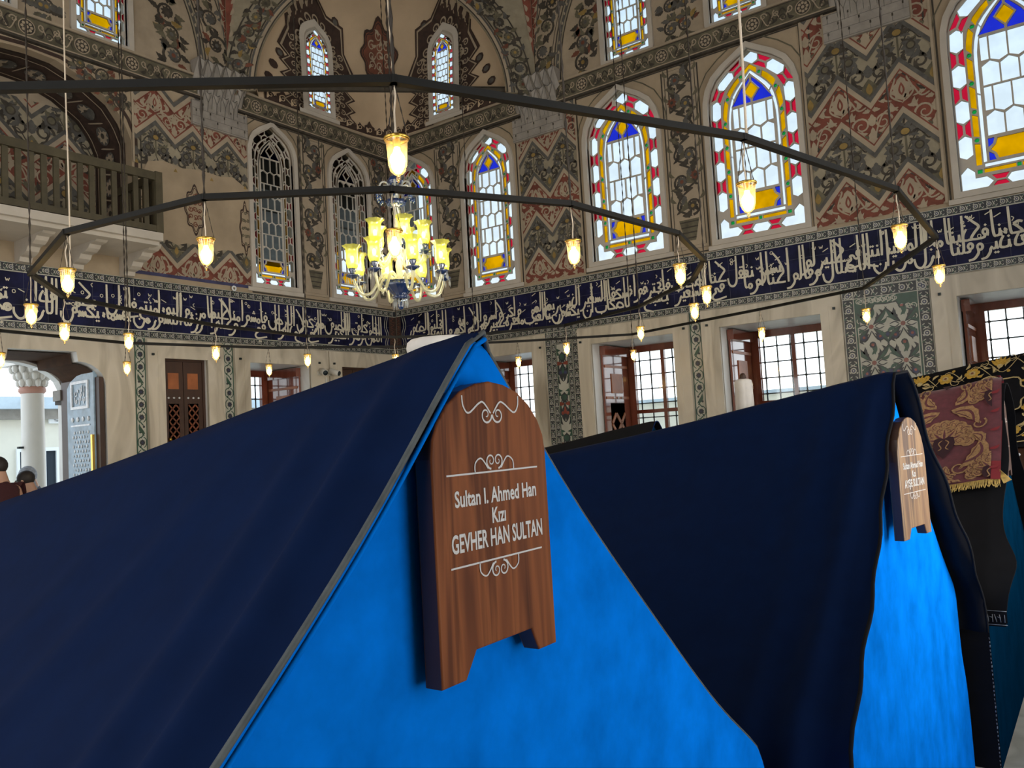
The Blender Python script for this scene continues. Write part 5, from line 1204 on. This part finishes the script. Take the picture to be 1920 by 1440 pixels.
def acanthus(p, q, w, b):
    a = atan2(q[1]-p[1], q[0]-p[0]); L = hypot(q[0]-p[0], q[1]-p[1])
    P.leaf(p, a, L, w, 'brocade_gold', 2, b, .25); P.leaf((p[0]+.12*L*cos(a), p[1]+.12*L*sin(a)), a, L*.74, w*.62, 'brocade_red', 3, b); P.leaf((p[0]+.18*L*cos(a), p[1]+.18*L*sin(a)), a, L*.6, w*.36, 'brocade_gold', 4, b)
    P.spiral(q, w*.55, a+pi*.5, 1.2*(1 if b > 0 else -1), .010, 'brocade_gold', 3, 14)
P.clip = rect(.0, .035, .475, .80)
cx = .235
plume((cx, .36), 1.16)
for x in (-.01, .48): plume((x, .66), .95); plume((x, .09), .95)
plume((cx, .86), .9)
for s in (-1, 1):
    acanthus((cx+s*.03, .60), (cx+s*.175, .455), .075, -.35*s); acanthus((cx+s*.05, .63), (cx+s*.11, .76), .06, .35*s)
    acanthus((cx+s*.20, .33), (cx+s*.085, .14), .085, -.35*s); acanthus((cx+s*.20, .30), (cx+s*.13, .40), .05, .3*s); acanthus((cx+s*.03, .06), (cx+s*.16, .0), .06, .3*s)
    acanthus((cx+s*.015, .17), (cx+s*.05, .08), .04, .3*s)
P.clip = None
P.poly(rect(.475, .02, .52, .84), 'brocade_edge', 6)
for i in range(6): P.leaf((.465, .1+.14*i), .6, .06, .02, 'brocade_edge', 7)
P.build('gold_pattern', ob)
m = MB(); R_ = random.Random(3)
for i in range(110):
    u = .515*i/109; L_ = .045+.012*R_.random(); q0 = bro(u, .022, .004); q1 = bro(u+R_.uniform(-.004, .004), .022-L_*.55, .006); q2 = bro(u+R_.uniform(-.008, .008), .022-L_, .004)
    m.tube([q0, q1, q2], [.0034, .003, .002], 'fringe', 4)
m.build('fringe', ob)
for i, (u, du) in enumerate(((.50, .03),)): 
    m = MB()
    for q in range(9): m.tube([bro(.515, .05+.005*q, .004), bro(.535+.004*q, .0+.003*q, .0)], .0025, 'fringe', 4)
    m.build('fringe', ob)
# ------------------------------------------------------------------ the great gold-embroidered tomb behind
N5 = (9.98, -2.78, 2.14, 2.4, .145)
t5 = cenotaph(*N5, 'dark_wood', 'large dark wood tomb with mother-of-pearl inlay under the gold embroidered black cloth', 1.08)
R_ = random.Random(8); m = MB()
f5 = surf(*N5, 1.08)
for i in range(90): m.ball(tuple(f5(R_.uniform(-1.7, -1.08), R_.uniform(0, 1.2), .012)), R_.uniform(.008, .016), 'pearl', 6)
local(m, t5).build('pearl_inlay', t5, kind='stuff')
o5, f5 = cover(*N5, -1.07, 1.07, 'black_cloth', 'black cloth embroidered with gold flowers over the great tomb at far right', lambda d: .05, lambda d, t: .003*sin(4*t+5*d), 1.08, pip='gold_thread', pr=.004, nu=50)
def emb(u, v, w): return tuple(f5(-v, u, .03+w))
P = Paint(emb, .004, .0015)
P.stroke([(0, .012), (2.6, .012)], .012, 'gold_pale', 2); P.stroke([(.3, 1.04), (2.6, 1.04)], .012, 'gold_pale', 2)
def carn(c, r, a):
    for i in range(5): P.leaf(c, a+(i-2)*.36, r, r*.30, 'gold_thread', 3, 0, .2)
    P.disc(c, r*.22, 'gold_pale', 4, 7)
def tulip(c, r, a):
    for q in (-1, 0, 1): P.leaf(c, a+q*.32, r, r*.26, 'gold_thread' if q else 'gold_pale', 3+abs(q), .3*q)
def rose5(c, r):
    for i in range(6): P.disc((c[0]+r*.58*cos(i*pi/3), c[1]+r*.58*sin(i*pi/3)), r*.40, 'gold_thread', 3, 8)
    P.disc(c, r*.42, 'gold_pale', 4, 8); P.disc(c, r*.2, 'rust_paint', 5, 6)
R_ = random.Random(21)
for j, v0_ in enumerate((.16, .42, .68, .92)):
    x = .05+.1*(j % 2)
    while x < 2.4:
        s = R_.choice((-1, 1)); k = R_.randrange(4)
        P.vine([(x-.12, v0_+.08*s), (x, v0_-.06*s), (x+.12, v0_+.07*s), (x+.26, v0_-.05*s)], .0065, 'gold_pale', 2)
        P.spiral((x+.14, v0_+.07*s), .045, R_.uniform(0, 6), .9*s, .006, 'gold_pale', 2, 14)
        c = (x+.02, v0_+.01*s)
        if k == 0: rose5(c, .06)
        elif k == 1: carn(c, .105, -pi/2+R_.uniform(-.6, .6))
        elif k == 2: tulip(c, .115, -pi/2+R_.uniform(-.9, .9))
        else: rose5(c, .046); tulip((x+.1, v0_-.05*s), .075, R_.uniform(-2.4, -.8))
        for q in range(3): P.leaf((x+.07*q, v0_+.05*s*(-1)**q), R_.uniform(0, 6.28), .07, .022, 'gold_pale', 2, .4)
        P.disc((x+.16, v0_-.06*s), .014, 'gold_thread', 3, 7)
        x += .20
for cx in (.55,):                                                           # a plain black medallion with a scalloped gold edge
    q = [(cx+(.27+.025*cos(8*a))*cos(a), .50+(.23+.02*cos(8*a))*sin(a)) for a in [2*pi*i/48 for i in range(48)]]
    P.poly(q, 'black_cloth', 6); P.stroke(q, .013, 'gold_pale', 7, True); rose5((cx, .50), .055)
P.build('gold_embroidery', o5)
# second row: tombs mostly hidden behind the front ones
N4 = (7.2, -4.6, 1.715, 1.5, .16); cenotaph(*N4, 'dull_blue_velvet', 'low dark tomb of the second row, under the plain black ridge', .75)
cover(*N4, -1.0, 1.0, 'black_cloth', 'plain black cloth ridge rising just behind the second tomb', lambda d: .05, lambda d, t: .003*sin(5*t), .75, pip='navy_cloth', pr=.005)
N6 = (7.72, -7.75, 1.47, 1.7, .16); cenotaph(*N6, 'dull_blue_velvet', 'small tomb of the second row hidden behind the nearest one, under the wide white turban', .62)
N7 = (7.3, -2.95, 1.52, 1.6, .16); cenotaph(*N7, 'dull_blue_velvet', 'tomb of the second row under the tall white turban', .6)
mat('turban_cloth', (.70, .66, .62), .85, noise=6, var=.08, bump=.3)
def turban(loc, prof, label, ribs, amp, tip=None, post=.3):
    t = thing('turban', loc, label, 'turban', 'white turbans on the tombs'); m = MB()
    m.lathe(prof, (0, 0, 0), 'turban_cloth', 64, lambda a, z: amp*abs(sin(ribs*a/2))**.6-amp*.6); m.build('wrap', t)
    m = MB(); m.lathe([(.05, -post), (.05, .02)], (0, 0, 0), 'dark_wood', 12, caps=True); m.build('post', t)
    if tip: m = MB(); m.lathe([(.0, tip+.045), (.02, tip+.04), (.03, tip+.02), (.034, tip-.01)], (0, 0, 0), 'dark_wood', 12); m.build('crown_tip', t)
    return t
turban((7.765, -7.77, 1.74), [(.05, 0), (.13, .02), (.155, .08), (.158, .2), (.158, .31), (.170, .325), (.173, .345), (.168, .37), (.155, .38), (.08, .388), (0, .388)], 'wide white turban with a flat top behind the ridge of the nearest tomb', 14, .05, None, .265)
turban((7.26, -2.62, 1.765), [(.05, 0), (.085, .01), (.088, .1), (.085, .22), (.088, .29), (.078, .33), (.05, .345), (.0, .345)], 'tall narrow white turban in front of the middle lower window', 6, .09, .36, .25)
# ------------------------------------------------------------------ the wooden name plaques
def plaque(loc, rz, wd, ht, th, wood, label, lines, name='name_plaque'):
    t = thing(name, loc, label, 'plaque', 'wooden name plaques', rz); hw = wd/2; rs = .15 if wood == 'oak' else .105; sh = ht-rs
    out = [(-hw, 0), (-hw+.048*wd/.262, 0), (-hw+.072*wd/.262, .034), (hw-.062*wd/.262, .034), (hw-.045*wd/.262, 0), (hw, 0), (hw, sh)]
    arc = [(1, 0), (.97, .24), (.88, .46), (.72, .68), (.5, .86), (.25, .96), (0, 1)]
    if wood == 'oak': arc = [(1, 0), (.96, .25), (.86, .5), (.68, .73), (.45, .9), (.2, .98), (0, 1)]
    out += [(hw*x, sh+rs*y) for x, y in arc[1:]]+[(-hw*x, sh+rs*y) for x, y in arc[-2:0:-1]]+[(-hw, sh)]
    mp = lambda u, v, w: (w, u, v)
    m = MB(); m.cut([out], th, mp, th/2, wood, bevel=.003, side='walnut_edge' if wood == 'walnut' else 'walnut_edge'); m.build('board', t)
    fm = lambda u, v, w: (th+.0006+w*.4, u, v)
    y = lambda fr: ht*(1-fr)
    for body, fr, size, fit in lines:
        o = text(body, fm, 0, y(fr)-size*.36, size, t, narrow=1, bold=size*.022)
        xs = [v.co.y for v in o.data.vertices]; c, w_ = (max(xs)+min(xs))/2, max(xs)-min(xs)
        for v in o.data.vertices: v.co.y = (v.co.y-c)*fit*wd/w_+.004
    P = Paint(lambda u, v, w: (th+.0006+w, u, v), .0, .0002)
    for fr in (.322, .628):
        Q = Paint(P.mp, .0, .0002); Q.stroke([(-.40*wd, y(fr)), (.40*wd, y(fr))], .0024, 'silver_print', 1); Q.build('rule_line', t)
    def curl(cx, cy, s, up):
        for q in (-1, 1):
            pts = [(cx+q*.30*s, cy), (cx+q*.29*s, cy+up*.09*s), (cx+q*.2*s, cy+up*.13*s), (cx+q*.1*s, cy+up*.03*s)] if up else []
            if pts: P.stroke(catmull([(a, b, 0) for a, b in pts], 6), .0022, 'silver_print', 1)
            P.spiral((cx+q*.055*s, cy+(up or -1)*.10*s), .075*s, (-pi/2 if up >= 0 else pi/2), (1.4*q if up >= 0 else -1.4*q), .0026, 'silver_print', 1, 26)
    curl(0, y(.322), .15, 1); P.build('flourish', t); P = Paint(P.mp, .0, .0002); curl(0, y(.628), .15, -1); P.build('flourish', t); P = Paint(P.mp, .0, .0002)
    cx, cy, s = 0, y(.10), .26                                              # larger flourish near the top
    for q in (-1, 1):
        P.stroke(catmull([(cx+q*.40*wd*.62, cy+.019, 0), (cx+q*.40*wd*.60, cy+.004, 0), (cx+q*.44*wd*.45, cy-.005, 0), (cx+q*.1*wd*1.1, cy+.008, 0), (cx+q*.018, cy+.009, 0), (cx+q*.003, cy-.006, 0)], 7), .0026, 'silver_print', 1)
        P.spiral((cx+q*.0135, cy-.008), .013, pi if q > 0 else 0, q*1.3, .0028, 'silver_print', 1, 26)
    P.build('flourish', t)
    return t
plaque((N1[0]+.012, -9.699, 1.336), 0, .264, .397, .031, 'walnut', 'large walnut plaque with white lettering standing against the nearest blue tomb end', [('Sultan I. Ahmed Han', .402, .030, .72), ('Kızı', .474, .030, .12), ('GEVHER HAN SULTAN', .549, .034, .80)])
plaque((N2[0]+.045, -7.515, 1.235), -.15, .262, .41, .034, 'oak', 'small-looking pale wood plaque on the second blue tomb end', [('Sultan Ahmed Han', .402, .030, .72), ('Kızı', .474, .030, .12), ('AYŞE SULTAN', .549, .036, .72)])
plaque((N3_[0]+.02, -5.15, 1.27), 0, .25, .46, .028, 'walnut_edge', 'wooden plaque seen edge-on beside the red brocade at the right', [])
# ------------------------------------------------------------------ lamp rings
ZR = 2.91
V1 = [(8.295, -8.591), (9.0, -7.138), (9.342, -5.693), (9.3, -4.113), (8.372, -2.185), (7.183, -1.725), (5.26, -1.073), (4.024, -1.918), (2.87, -2.962), (2.054, -4.344), (1.723, -5.934), (1.999, -7.291), (2.75, -8.5), (4.0, -9.35), (5.5, -9.8), (6.95, -9.748)]
V2 = [(4.55, -8.14), (5.692, -8.453), (6.715, -8.285), (7.429, -7.715), (7.916, -6.828), (8.042, -5.732), (7.825, -4.786), (7.415, -4.068), (6.426, -3.137), (5.229, -2.646), (4.136, -2.95), (3.516, -3.675), (3.088, -4.621), (3.248, -5.883), (3.638, -6.973), (3.9, -7.62)]
def chain(m, a, b, r=.005):
    n = max(4, int((Vector(b)-Vector(a)).length/.11)); pts = [Vector(a).lerp(Vector(b), i/(2*n)) for i in range(2*n+1)]
    m.tube(pts, [r*.55 if i % 2 else r*1.5 for i in range(2*n+1)], 'chain_metal', 4)
def ring(V, label, wide):
    t = thing('lamp_ring', (5.6, -5.8, ZR), label, 'lamp frame', 'two iron lamp rings'); n = len(V); off = Vector((5.6, -5.8, ZR))
    m = MB()
    for i in range(n):
        a, b = Vector((*V[i], ZR))-off, Vector((*V[(i+1) % n], ZR))-off; d = (b-a).normalized()*.012
        m.bar(a-d, b+d, wide*.72, .028, 'ring_iron')
    m.build('bar', t)
    for i in range(0, n):
        if i % 2 == 0 or n > 40:
            m = MB(); a = Vector((*V[i], ZR))-off; chain(m, a, a+Vector((0, 0, TOP-.02-ZR)), .0055); m.build('chain', t)
    m = MB(); a = Vector((*V[1 if wide < .048 else 15], ZR))-off; m.tube([a+Vector((.012*sin(i*.8), .05, .02+(TOP-ZR-.05)*i/24)) for i in range(25)], .006, 'white_cable', 5); m.build('supply_cable', t)
    return t
ring(V1, 'large dark many-sided iron ring of hanging lamps, crossing the top of the view', .046)
ring(V2, 'smaller dark many-sided iron ring of lamps around the chandelier', .05)
mat('bulb_glow', (1, .72, .32), .5, emis=60)
def lamp():
    t = thing('hanging_lamp', (0, 0, 0), 'lamp', 'lamp', 'glass lamps hung from the two rings')
    m = MB(); m.tube(catmull([(0, 0, -.02), (.004, 0, -.06), (-.008, .004, -.11), (-.003, 0, -.165), (0, 0, -.235)], 5), .0032, 'white_cable', 6); m.build('cord', t)
    m = MB()
    for k in range(3):
        a = 2*pi*k/3+.5; chain(m, (.004*cos(a), .004*sin(a), -.02), (.038*cos(a), .038*sin(a), -.2), .0018)
    m.build('hanging_chains', t)
    m = MB(); m.lathe([(.036, -.205), (.043, -.203), (.0455, -.208), (.043, -.214), (.037, -.214), (.036, -.205)], (0, 0, 0), 'gold', 24); m.lathe([(.012, -.198), (.014, -.205), (.014, -.235), (.010, -.24)], (0, 0, 0), 'gold', 12); 
    for k in range(3): a = 2*pi*k/3; m.bar((0, 0, -.207), (.038*cos(a), .038*sin(a), -.207), .004, .003, 'gold')
    m.build('gilt_rim', t, 'gilt rim and socket')
    m = MB(); m.lathe([(.040, -.212), (.036, -.235), (.034, -.27), (.0325, -.30), (.026, -.322), (.014, -.335), (.006, -.338)], (0, 0, 0), 'lamp_glass', 20); g = m.build('glass_cup', t)
    m = MB(); m.ball((0, 0, -.348), .0095, 'lamp_glass', 8); m.ball((0, 0, -.36), .005, 'lamp_glass', 6); m.build('finial', g)
    m = MB(); m.lathe([(.0, -.236), (.010, -.24), (.013, -.255), (.024, -.272), (.0265, -.288), (.021, -.305), (.010, -.314), (.0, -.316)], (0, 0, 0), 'bulb_glow', 14); m.build('bulb', t, 'glowing bulb')
    return t
L1 = {0: 'largest glass lamp, hung at the near bend of the large ring, top centre', 1: 'glass lamp of the large ring before the second stained window from the right', 2: 'glass lamp of the large ring over the right part of the inscription band', 3: 'glass lamp at the far right end of the large ring, beside the rightmost lower window', 4: 'glass lamp in front of the top of the big tile panel at right', 5: 'lit lamp in the upper part of the lower window beside the big tile panel', 6: 'lamp inside the second lower window, under the brighter one of the small ring', 7: 'lamp in the small window right of the walnut plaque top', 8: 'lamp of the large ring hidden behind the ridge of the nearest tomb', 9: 'lamp in front of the left wall window with the folded shutter', 10: 'lamp on the first flowered tile strip, lower of the two', 11: 'lamp of the large ring just outside the left edge', 12: 'lamp of the large ring out of view at left, over the tombs', 13: 'lamp of the large ring out of view at left, near side', 14: 'lamp of the large ring out of view at near left', 15: 'lamp of the large ring out of view left of its nearest bend'}
L2 = {0: 'leftmost glass lamp of the small ring, on the inscription band', 1: 'second glass lamp from the left on the near side of the small ring', 2: 'glass lamp under the bare plaster patch with the medallion', 3: 'glass lamp hanging in front of the chandelier', 4: 'glass lamp against the narrow zigzag mural, right of the chandelier', 5: 'glass lamp in front of the inscription below the third stained window', 6: 'glass lamp at the right end of the small ring', 7: 'glass lamp just under the inscription at the top of the narrow tile strip', 8: 'glass lamp above the second lower window, small ring far side', 9: 'glass lamp on the red-vase tile panel', 10: 'glass lamp of the small ring hidden behind the top of the nearest tomb', 11: 'glass lamp peeping over the cloth ridge beside the white turban', 12: 'glass lamp beside the two security cameras', 13: 'glass lamp above the second flowered tile strip', 14: 'glass lamp at the top of the first flowered tile strip, higher of the two', 15: 'glass lamp above the doorway'}
crystal('lamp_glass', (1, .86, .55), .88)
base = lamp(); first = True
for V, LL in ((V1, L1), (V2, L2)):
    for i, (x, y) in enumerate(V):
        if V is V1 and i > 11: continue
        o = base if first else dup(base); first = False
        o.location = (x, y, ZR); o.rotation_euler = (0, 0, i*1.3); o['label'] = LL[i]
# ------------------------------------------------------------------ the chandelier
CH = (5.655, -5.81, 2.77)
mat('cut_blue', (.02, .04, .12), .06, spec=.9, coat=1)
crystal('shade_glass', (.93, .94, .26), .35); crystal('arm_glass', (.88, .88, .74), .45); crystal('drop_glass', (.93, .95, .95), .5); crystal('blue_glass', (.06, .16, .42), .35)
mat('chandelier_bulb', (1, .88, .32), .5, emis=34)
t = thing('chandelier', CH, 'crystal chandelier with blue glass bowls and yellow-lit tulip shades', 'chandelier')
m = MB(); m.lathe([(.012, .17), (.03, .2), (.022, .25), (.03, .32), (.018, .38), (.034, .46), (.02, .52), (.03, .6), (.016, .68), (.034, .76), (.02, .82), (.028, .9), (.018, .96), (.03, 1.0), (.012, 1.03)], (0, 0, 0), 'arm_glass', 16); m.build('stem', t)
m = MB(); m.lathe([(.012, .06), (.05, .08), (.12, .15), (.135, .19), (.12, .185), (.05, .17)], (0, 0, 0), 'cut_blue', 48, .05, 12); m.lathe([(.02, .05), (.06, .055), (.065, .075), (.03, .085)], (0, 0, 0), 'cut_blue', 24, .06, 8); m.build('bowl', t, 'dark blue cut glass bowl')
def drop(m, p, L, r): 
    p = Vector(p); m.add([p, p+Vector((r, 0, -L*.6)), p+Vector((0, r, -L*.6)), p+Vector((-r, 0, -L*.6)), p+Vector((0, -r, -L*.6)), p+Vector((0, 0, -L))], [(0, 1, 2), (0, 2, 3), (0, 3, 4), (0, 4, 1), (5, 2, 1), (5, 3, 2), (5, 4, 3), (5, 1, 4)], 'drop_glass')
for k in range(12):
    m = MB(); a = 2*pi*k/12; drop(m, (.055*cos(a), .055*sin(a), .06), .085, .011); m.build('crystal_drop', t)
m = MB(); m.ball((0, 0, .0), .025, 'blue_glass', 10, (1, 1, 1.4)); m.build('end_ball', t)
def arm_set(n, r, zcup, z0, sag, a0, sc):
    for k in range(n):
        a = a0+2*pi*k/n; d = Vector((cos(a), sin(a), 0)); Z = Vector((0, 0, 1))
        m = MB(); pts = catmull([d*.05+Z*z0, d*r*.35+Z*(z0+.03), d*r*.62+Z*(z0-sag), d*r*.86+Z*(z0-sag*1.05), d*r+Z*(zcup-.02)], 7); m.tube(pts, .012, 'arm_glass', 8); o = m.build('arm', t)
        c = d*r+Z*zcup
        m = MB(); m.lathe([(.008, -.03), (.045, -.012), (.056, .0), (.05, .004), (.018, .006), (.022, .03), (.03, .045), (.028, .06), (.02, .05)], c, 'cut_blue', 24, .07, 8); m.build('drip_pan', o)
        m = MB(); m.lathe([(.026, .05), (.040, .065), (.049, .10), (.048, .15), (.046, .18), (.054, .215), (.074, .238)], c, 'shade_glass', 32, lambda a_, z: (.10*sin(8*a_) if z > .23 else .02*sin(8*a_) if z > .2 else 0)); m.build('tulip_shade', o)
        m = MB(); m.ball(c+Z*.13, .017, 'chandelier_bulb', 10, (1, 1, 1.8)); m.build('bulb', o)
        m = MB()
        for q in range(6): b_ = 2*pi*q/6; drop(m, c+Vector((.05*cos(b_), .05*sin(b_), -.005)), .075, .008)
        m.build('crystal_drops', o)
arm_set(8, .38, .235, .22, .12, .25, 1); arm_set(5, .21, .44, .40, .05, .7, 1)
m = MB(); m.lathe([(.02, .80), (.07, .82), (.085, .86), (.07, .85), (.03, .84)], (0, 0, 0), 'cut_blue', 32, .06, 8); m.build('upper_bowl', t); m = MB(); m.lathe([(.03, .98), (.055, .99), (.06, 1.03), (.04, 1.06)], (0, 0, 0), 'cut_blue', 24, .08, 8); m.build('top_cup', t)
for k in range(6):
    m = MB(); a = 2*pi*k/6+.2; d = Vector((cos(a), sin(a), 0)); m.tube(catmull([d*.03+Vector((0, 0, .93)), d*.08+Vector((0, 0, 1.0)), d*.13+Vector((0, 0, .99)), d*.15+Vector((0, 0, .93))], 6), .007, 'drop_glass', 6)
    for q in range(5): m.ball(d*(.15+.016*cos(q*1.26))+Vector((-.02*sin(a)*sin(q*1.26), .02*cos(a)*sin(q*1.26), .89+.022*sin(q*1.26))), .014, 'blue_glass', 6, (1, 1, 1.3))
    m.build('flower_drop', t, 'blue glass flower hanging from a curled stem')
m = MB(); chain(m, (0, 0, 1.03), (0, 0, TOP-.02-CH[2]), .009); m.build('chain', t)
m = MB(); m.tube([(.03+.02*sin(i*.7), -.02, 1.0+(TOP-.05-CH[2]-1.0)*i/20) for i in range(21)], .006, 'white_cable', 5); m.build('supply_cable', t)
l = bpy.data.lights.new('chandelier_glow', 'POINT'); l.energy = 38; l.color = (1, .80, .42); l.shadow_soft_size = .25; o = bpy.data.objects.new('chandelier_glow', l); C.objects.link(o); o.parent = t; o.location = (0, 0, .42)
# ------------------------------------------------------------------ people in the doorway
mat('skin', (.52, .30, .21), .55); mat('maroon_knit', (.050, .010, .014), .85, noise=60, var=.2); mat('trousers_dark', (.03, .03, .045), .8); mat('hair_dark', (.02, .014, .011), .6); mat('navy_coat', (.012, .016, .035), .8); mat('grey_scarf', (.26, .27, .30), .8, noise=25, var=.35); mat('teal_shirt', (.05, .28, .30), .7, noise=10, var=.2); mat('pale_shirt', (.45, .52, .60), .7); mat('eye_dark', (.01, .008, .006), .3); mat('lip', (.36, .13, .10), .5)
def skin_mesh(name, J, E, m, parent, sub=2):
    """one continuous surface grown along joints J {name:(pos, radius or (rx,ry))} and edges E, rooted at the first joint"""
    me = bpy.data.meshes.new(name); ks = list(J); me.from_pydata([J[k][0] for k in ks], [(ks.index(a), ks.index(b)) for a, b in E], [])
    o = bpy.data.objects.new(name, me); C.objects.link(o); sk = o.modifiers.new('s', 'SKIN'); sk.use_smooth_shade = True
    for i, k in enumerate(ks):
        r = J[k][1]; me.skin_vertices[0].data[i].radius = r if isinstance(r, tuple) else (r, r)
    me.skin_vertices[0].data[0].use_root = True
    ss = o.modifiers.new('u', 'SUBSURF'); ss.levels = sub; ss.render_levels = sub
    dg = bpy.context.evaluated_depsgraph_get(); me2 = bpy.data.meshes.new_from_object(o.evaluated_get(dg)); bpy.data.objects.remove(o)
    me2.materials.clear(); me2.materials.append(MATS[m]); me2.polygons.foreach_set('use_smooth', [True]*len(me2.polygons)); return link(name, me2, parent)
def person(loc, rz, H, label, top, legs, hair, scarf=False, head_down=.25, arms='side', stripe=None):
    k = H/1.75; t = thing('person', loc, label, 'person', 'people at the doorway', rz); V = lambda x, y, z: (x*k, y*k, z*k)      # faces +x
    fx = .04*head_down/.25
    J = {'pelvis': (V(0, 0, .95), (.15*k, .12*k)), 'waist': (V(0, 0, 1.10), (.14*k, .11*k)), 'chest': (V(.0, 0, 1.30), (.17*k, .13*k)), 'neck0': (V(-.01, 0, 1.46), .065*k), 'neck1': (V(.01+fx*.5, 0, 1.54), .055*k), 'skull': (V(.03+fx, 0, 1.645), (.078*k, .092*k)), 'crown': (V(.02+fx*1.4, 0, 1.70), (.06*k, .075*k)), 'jaw': (V(.075+fx*1.6, 0, 1.575), (.04*k, .04*k))}
    E = [('pelvis', 'waist'), ('waist', 'chest'), ('chest', 'neck0'), ('neck0', 'neck1'), ('neck1', 'skull'), ('skull', 'crown'), ('neck1', 'jaw')]
    for s, n in ((1, 'l'), (-1, 'r')):
        hand = V(.22, s*.14, 1.08) if arms == 'front' else V(.05, s*.27, .80); elb = V(.02, s*.27, 1.10) if arms == 'front' else V(-.02, s*.26, 1.12)
        J['sh'+n] = (V(0, s*.19, 1.42), .062*k); J['el'+n] = (elb, .043*k); J['wr'+n] = (hand, .030*k); hd = Vector(hand)-Vector(elb); hd.normalize(); hp = Vector(hand)+hd*.06*k; J['pa'+n] = (tuple(hp), (.036*k, .018*k))
        E += [('chest', 'sh'+n), ('sh'+n, 'el'+n), ('el'+n, 'wr'+n), ('wr'+n, 'pa'+n)]
        for q in range(4): tip = hp+hd*(.085-.008*abs(q-1.4))*k+Vector((0, 0, .018*(q-1.5)*k)) if arms == 'front' else hp+hd*(.085-.008*abs(q-1.4))*k+Vector((.018*(q-1.5)*k, 0, 0)); J['f%d%s' % (q, n)] = (tuple(tip), .0075*k); E.append(('pa'+n, 'f%d%s' % (q, n)))
        th = Vector(hand)+hd*.03*k+Vector((.035*k, 0, .02*k)); J['th'+n] = (tuple(th+hd*.03*k), .009*k); E.append(('wr'+n, 'th'+n))
        J['hip'+n] = (V(0, s*.09, .90), .085*k); J['kn'+n] = (V(.015, s*.10, .50), .055*k); J['an'+n] = (V(-.01, s*.10, .09), .038*k); J['to'+n] = (V(.15, s*.11, .04), (.04*k, .03*k))
        E += [('pelvis', 'hip'+n), ('hip'+n, 'kn'+n), ('kn'+n, 'an'+n), ('an'+n, 'to'+n)]
    b = skin_mesh('body', J, E, 'skin', t); J['collar'] = (V(.0+fx*.3, 0, 1.515), .052*k)
    Jt = {q: (J[q][0], tuple(x+.016*k for x in (J[q][1] if isinstance(J[q][1], tuple) else (J[q][1],)*2))) for q in ('chest', 'waist', 'pelvis', 'neck0', 'collar', 'shl', 'ell', 'wrl', 'shr', 'elr', 'wrr')}
    skin_mesh('top', Jt, [('waist', 'pelvis'), ('chest', 'waist'), ('chest', 'neck0'), ('neck0', 'collar'), ('chest', 'shl'), ('shl', 'ell'), ('ell', 'wrl'), ('chest', 'shr'), ('shr', 'elr'), ('elr', 'wrr')], top, t)
    Jl = {q: (J[q][0], tuple(x+.014*k for x in (J[q][1] if isinstance(J[q][1], tuple) else (J[q][1],)*2))) for q in ('pelvis', 'hipl', 'knl', 'anl', 'hipr', 'knr', 'anr')}
    skin_mesh('trousers', Jl, [('pelvis', 'hipl'), ('hipl', 'knl'), ('knl', 'anl'), ('pelvis', 'hipr'), ('hipr', 'knr'), ('knr', 'anr')], legs, t)
    m = MB(); c = Vector(J['skull'][0])
    for s in (1, -1): m.ball(c+Vector((.083*k, s*.032*k, .0)), .011*k, 'eye_dark', 8)
    m.build('eyes', t); m = MB(); m.ball(c+Vector((.097*k, 0, -.025*k)), .016*k, 'skin', 8, (1, .8, 1.7)); m.build('nose', t); m = MB(); m.ball(c+Vector((.088*k, 0, -.065*k)), .02*k, 'lip', 8, (.5, 1, .35)); m.build('mouth', t)
    m = MB()
    for s in (1, -1): m.ball(c+Vector((0, s*.088*k, -.01*k)), .026*k, 'skin', 8, (.7, .35, 1.1))
    m.build('ears', t)
    m = MB()
    if scarf:
        m.ball(c+Vector((-.012*k, 0, .012*k)), .118*k, hair, 20, (1.0, .95, 1.08)); m.lathe([(.09*k, 0), (.10*k, -.05*k), (.15*k, -.12*k), (.20*k, -.19*k)], c+Vector((-.03*k, 0, -.07*k)), hair, 24, .05, 6); m.build('headscarf', t)
    else:
        m.ball(c+Vector((-.022*k, 0, .03*k)), .104*k, hair, 18, (1.02, .94, .98)); m.build('hair', t)
    return t
person((.42, -6.66, 0), pi+.35, 1.75, 'man in a maroon jumper seen from behind at the left edge', 'maroon_knit', 'trousers_dark', 'hair_dark', arms='front')
person((-1.75, -5.37, -.1), -1.9, 1.72, 'woman in a grey patterned headscarf and dark coat standing outside the doorway', 'navy_coat', 'trousers_dark', 'grey_scarf', True, .35, 'front')
person((.05, -6.18, 0), -2.2, 1.58, 'boy with dark hair and a teal shirt in front of the woman in the doorway', 'teal_shirt', 'trousers_dark', 'hair_dark', False, .4)
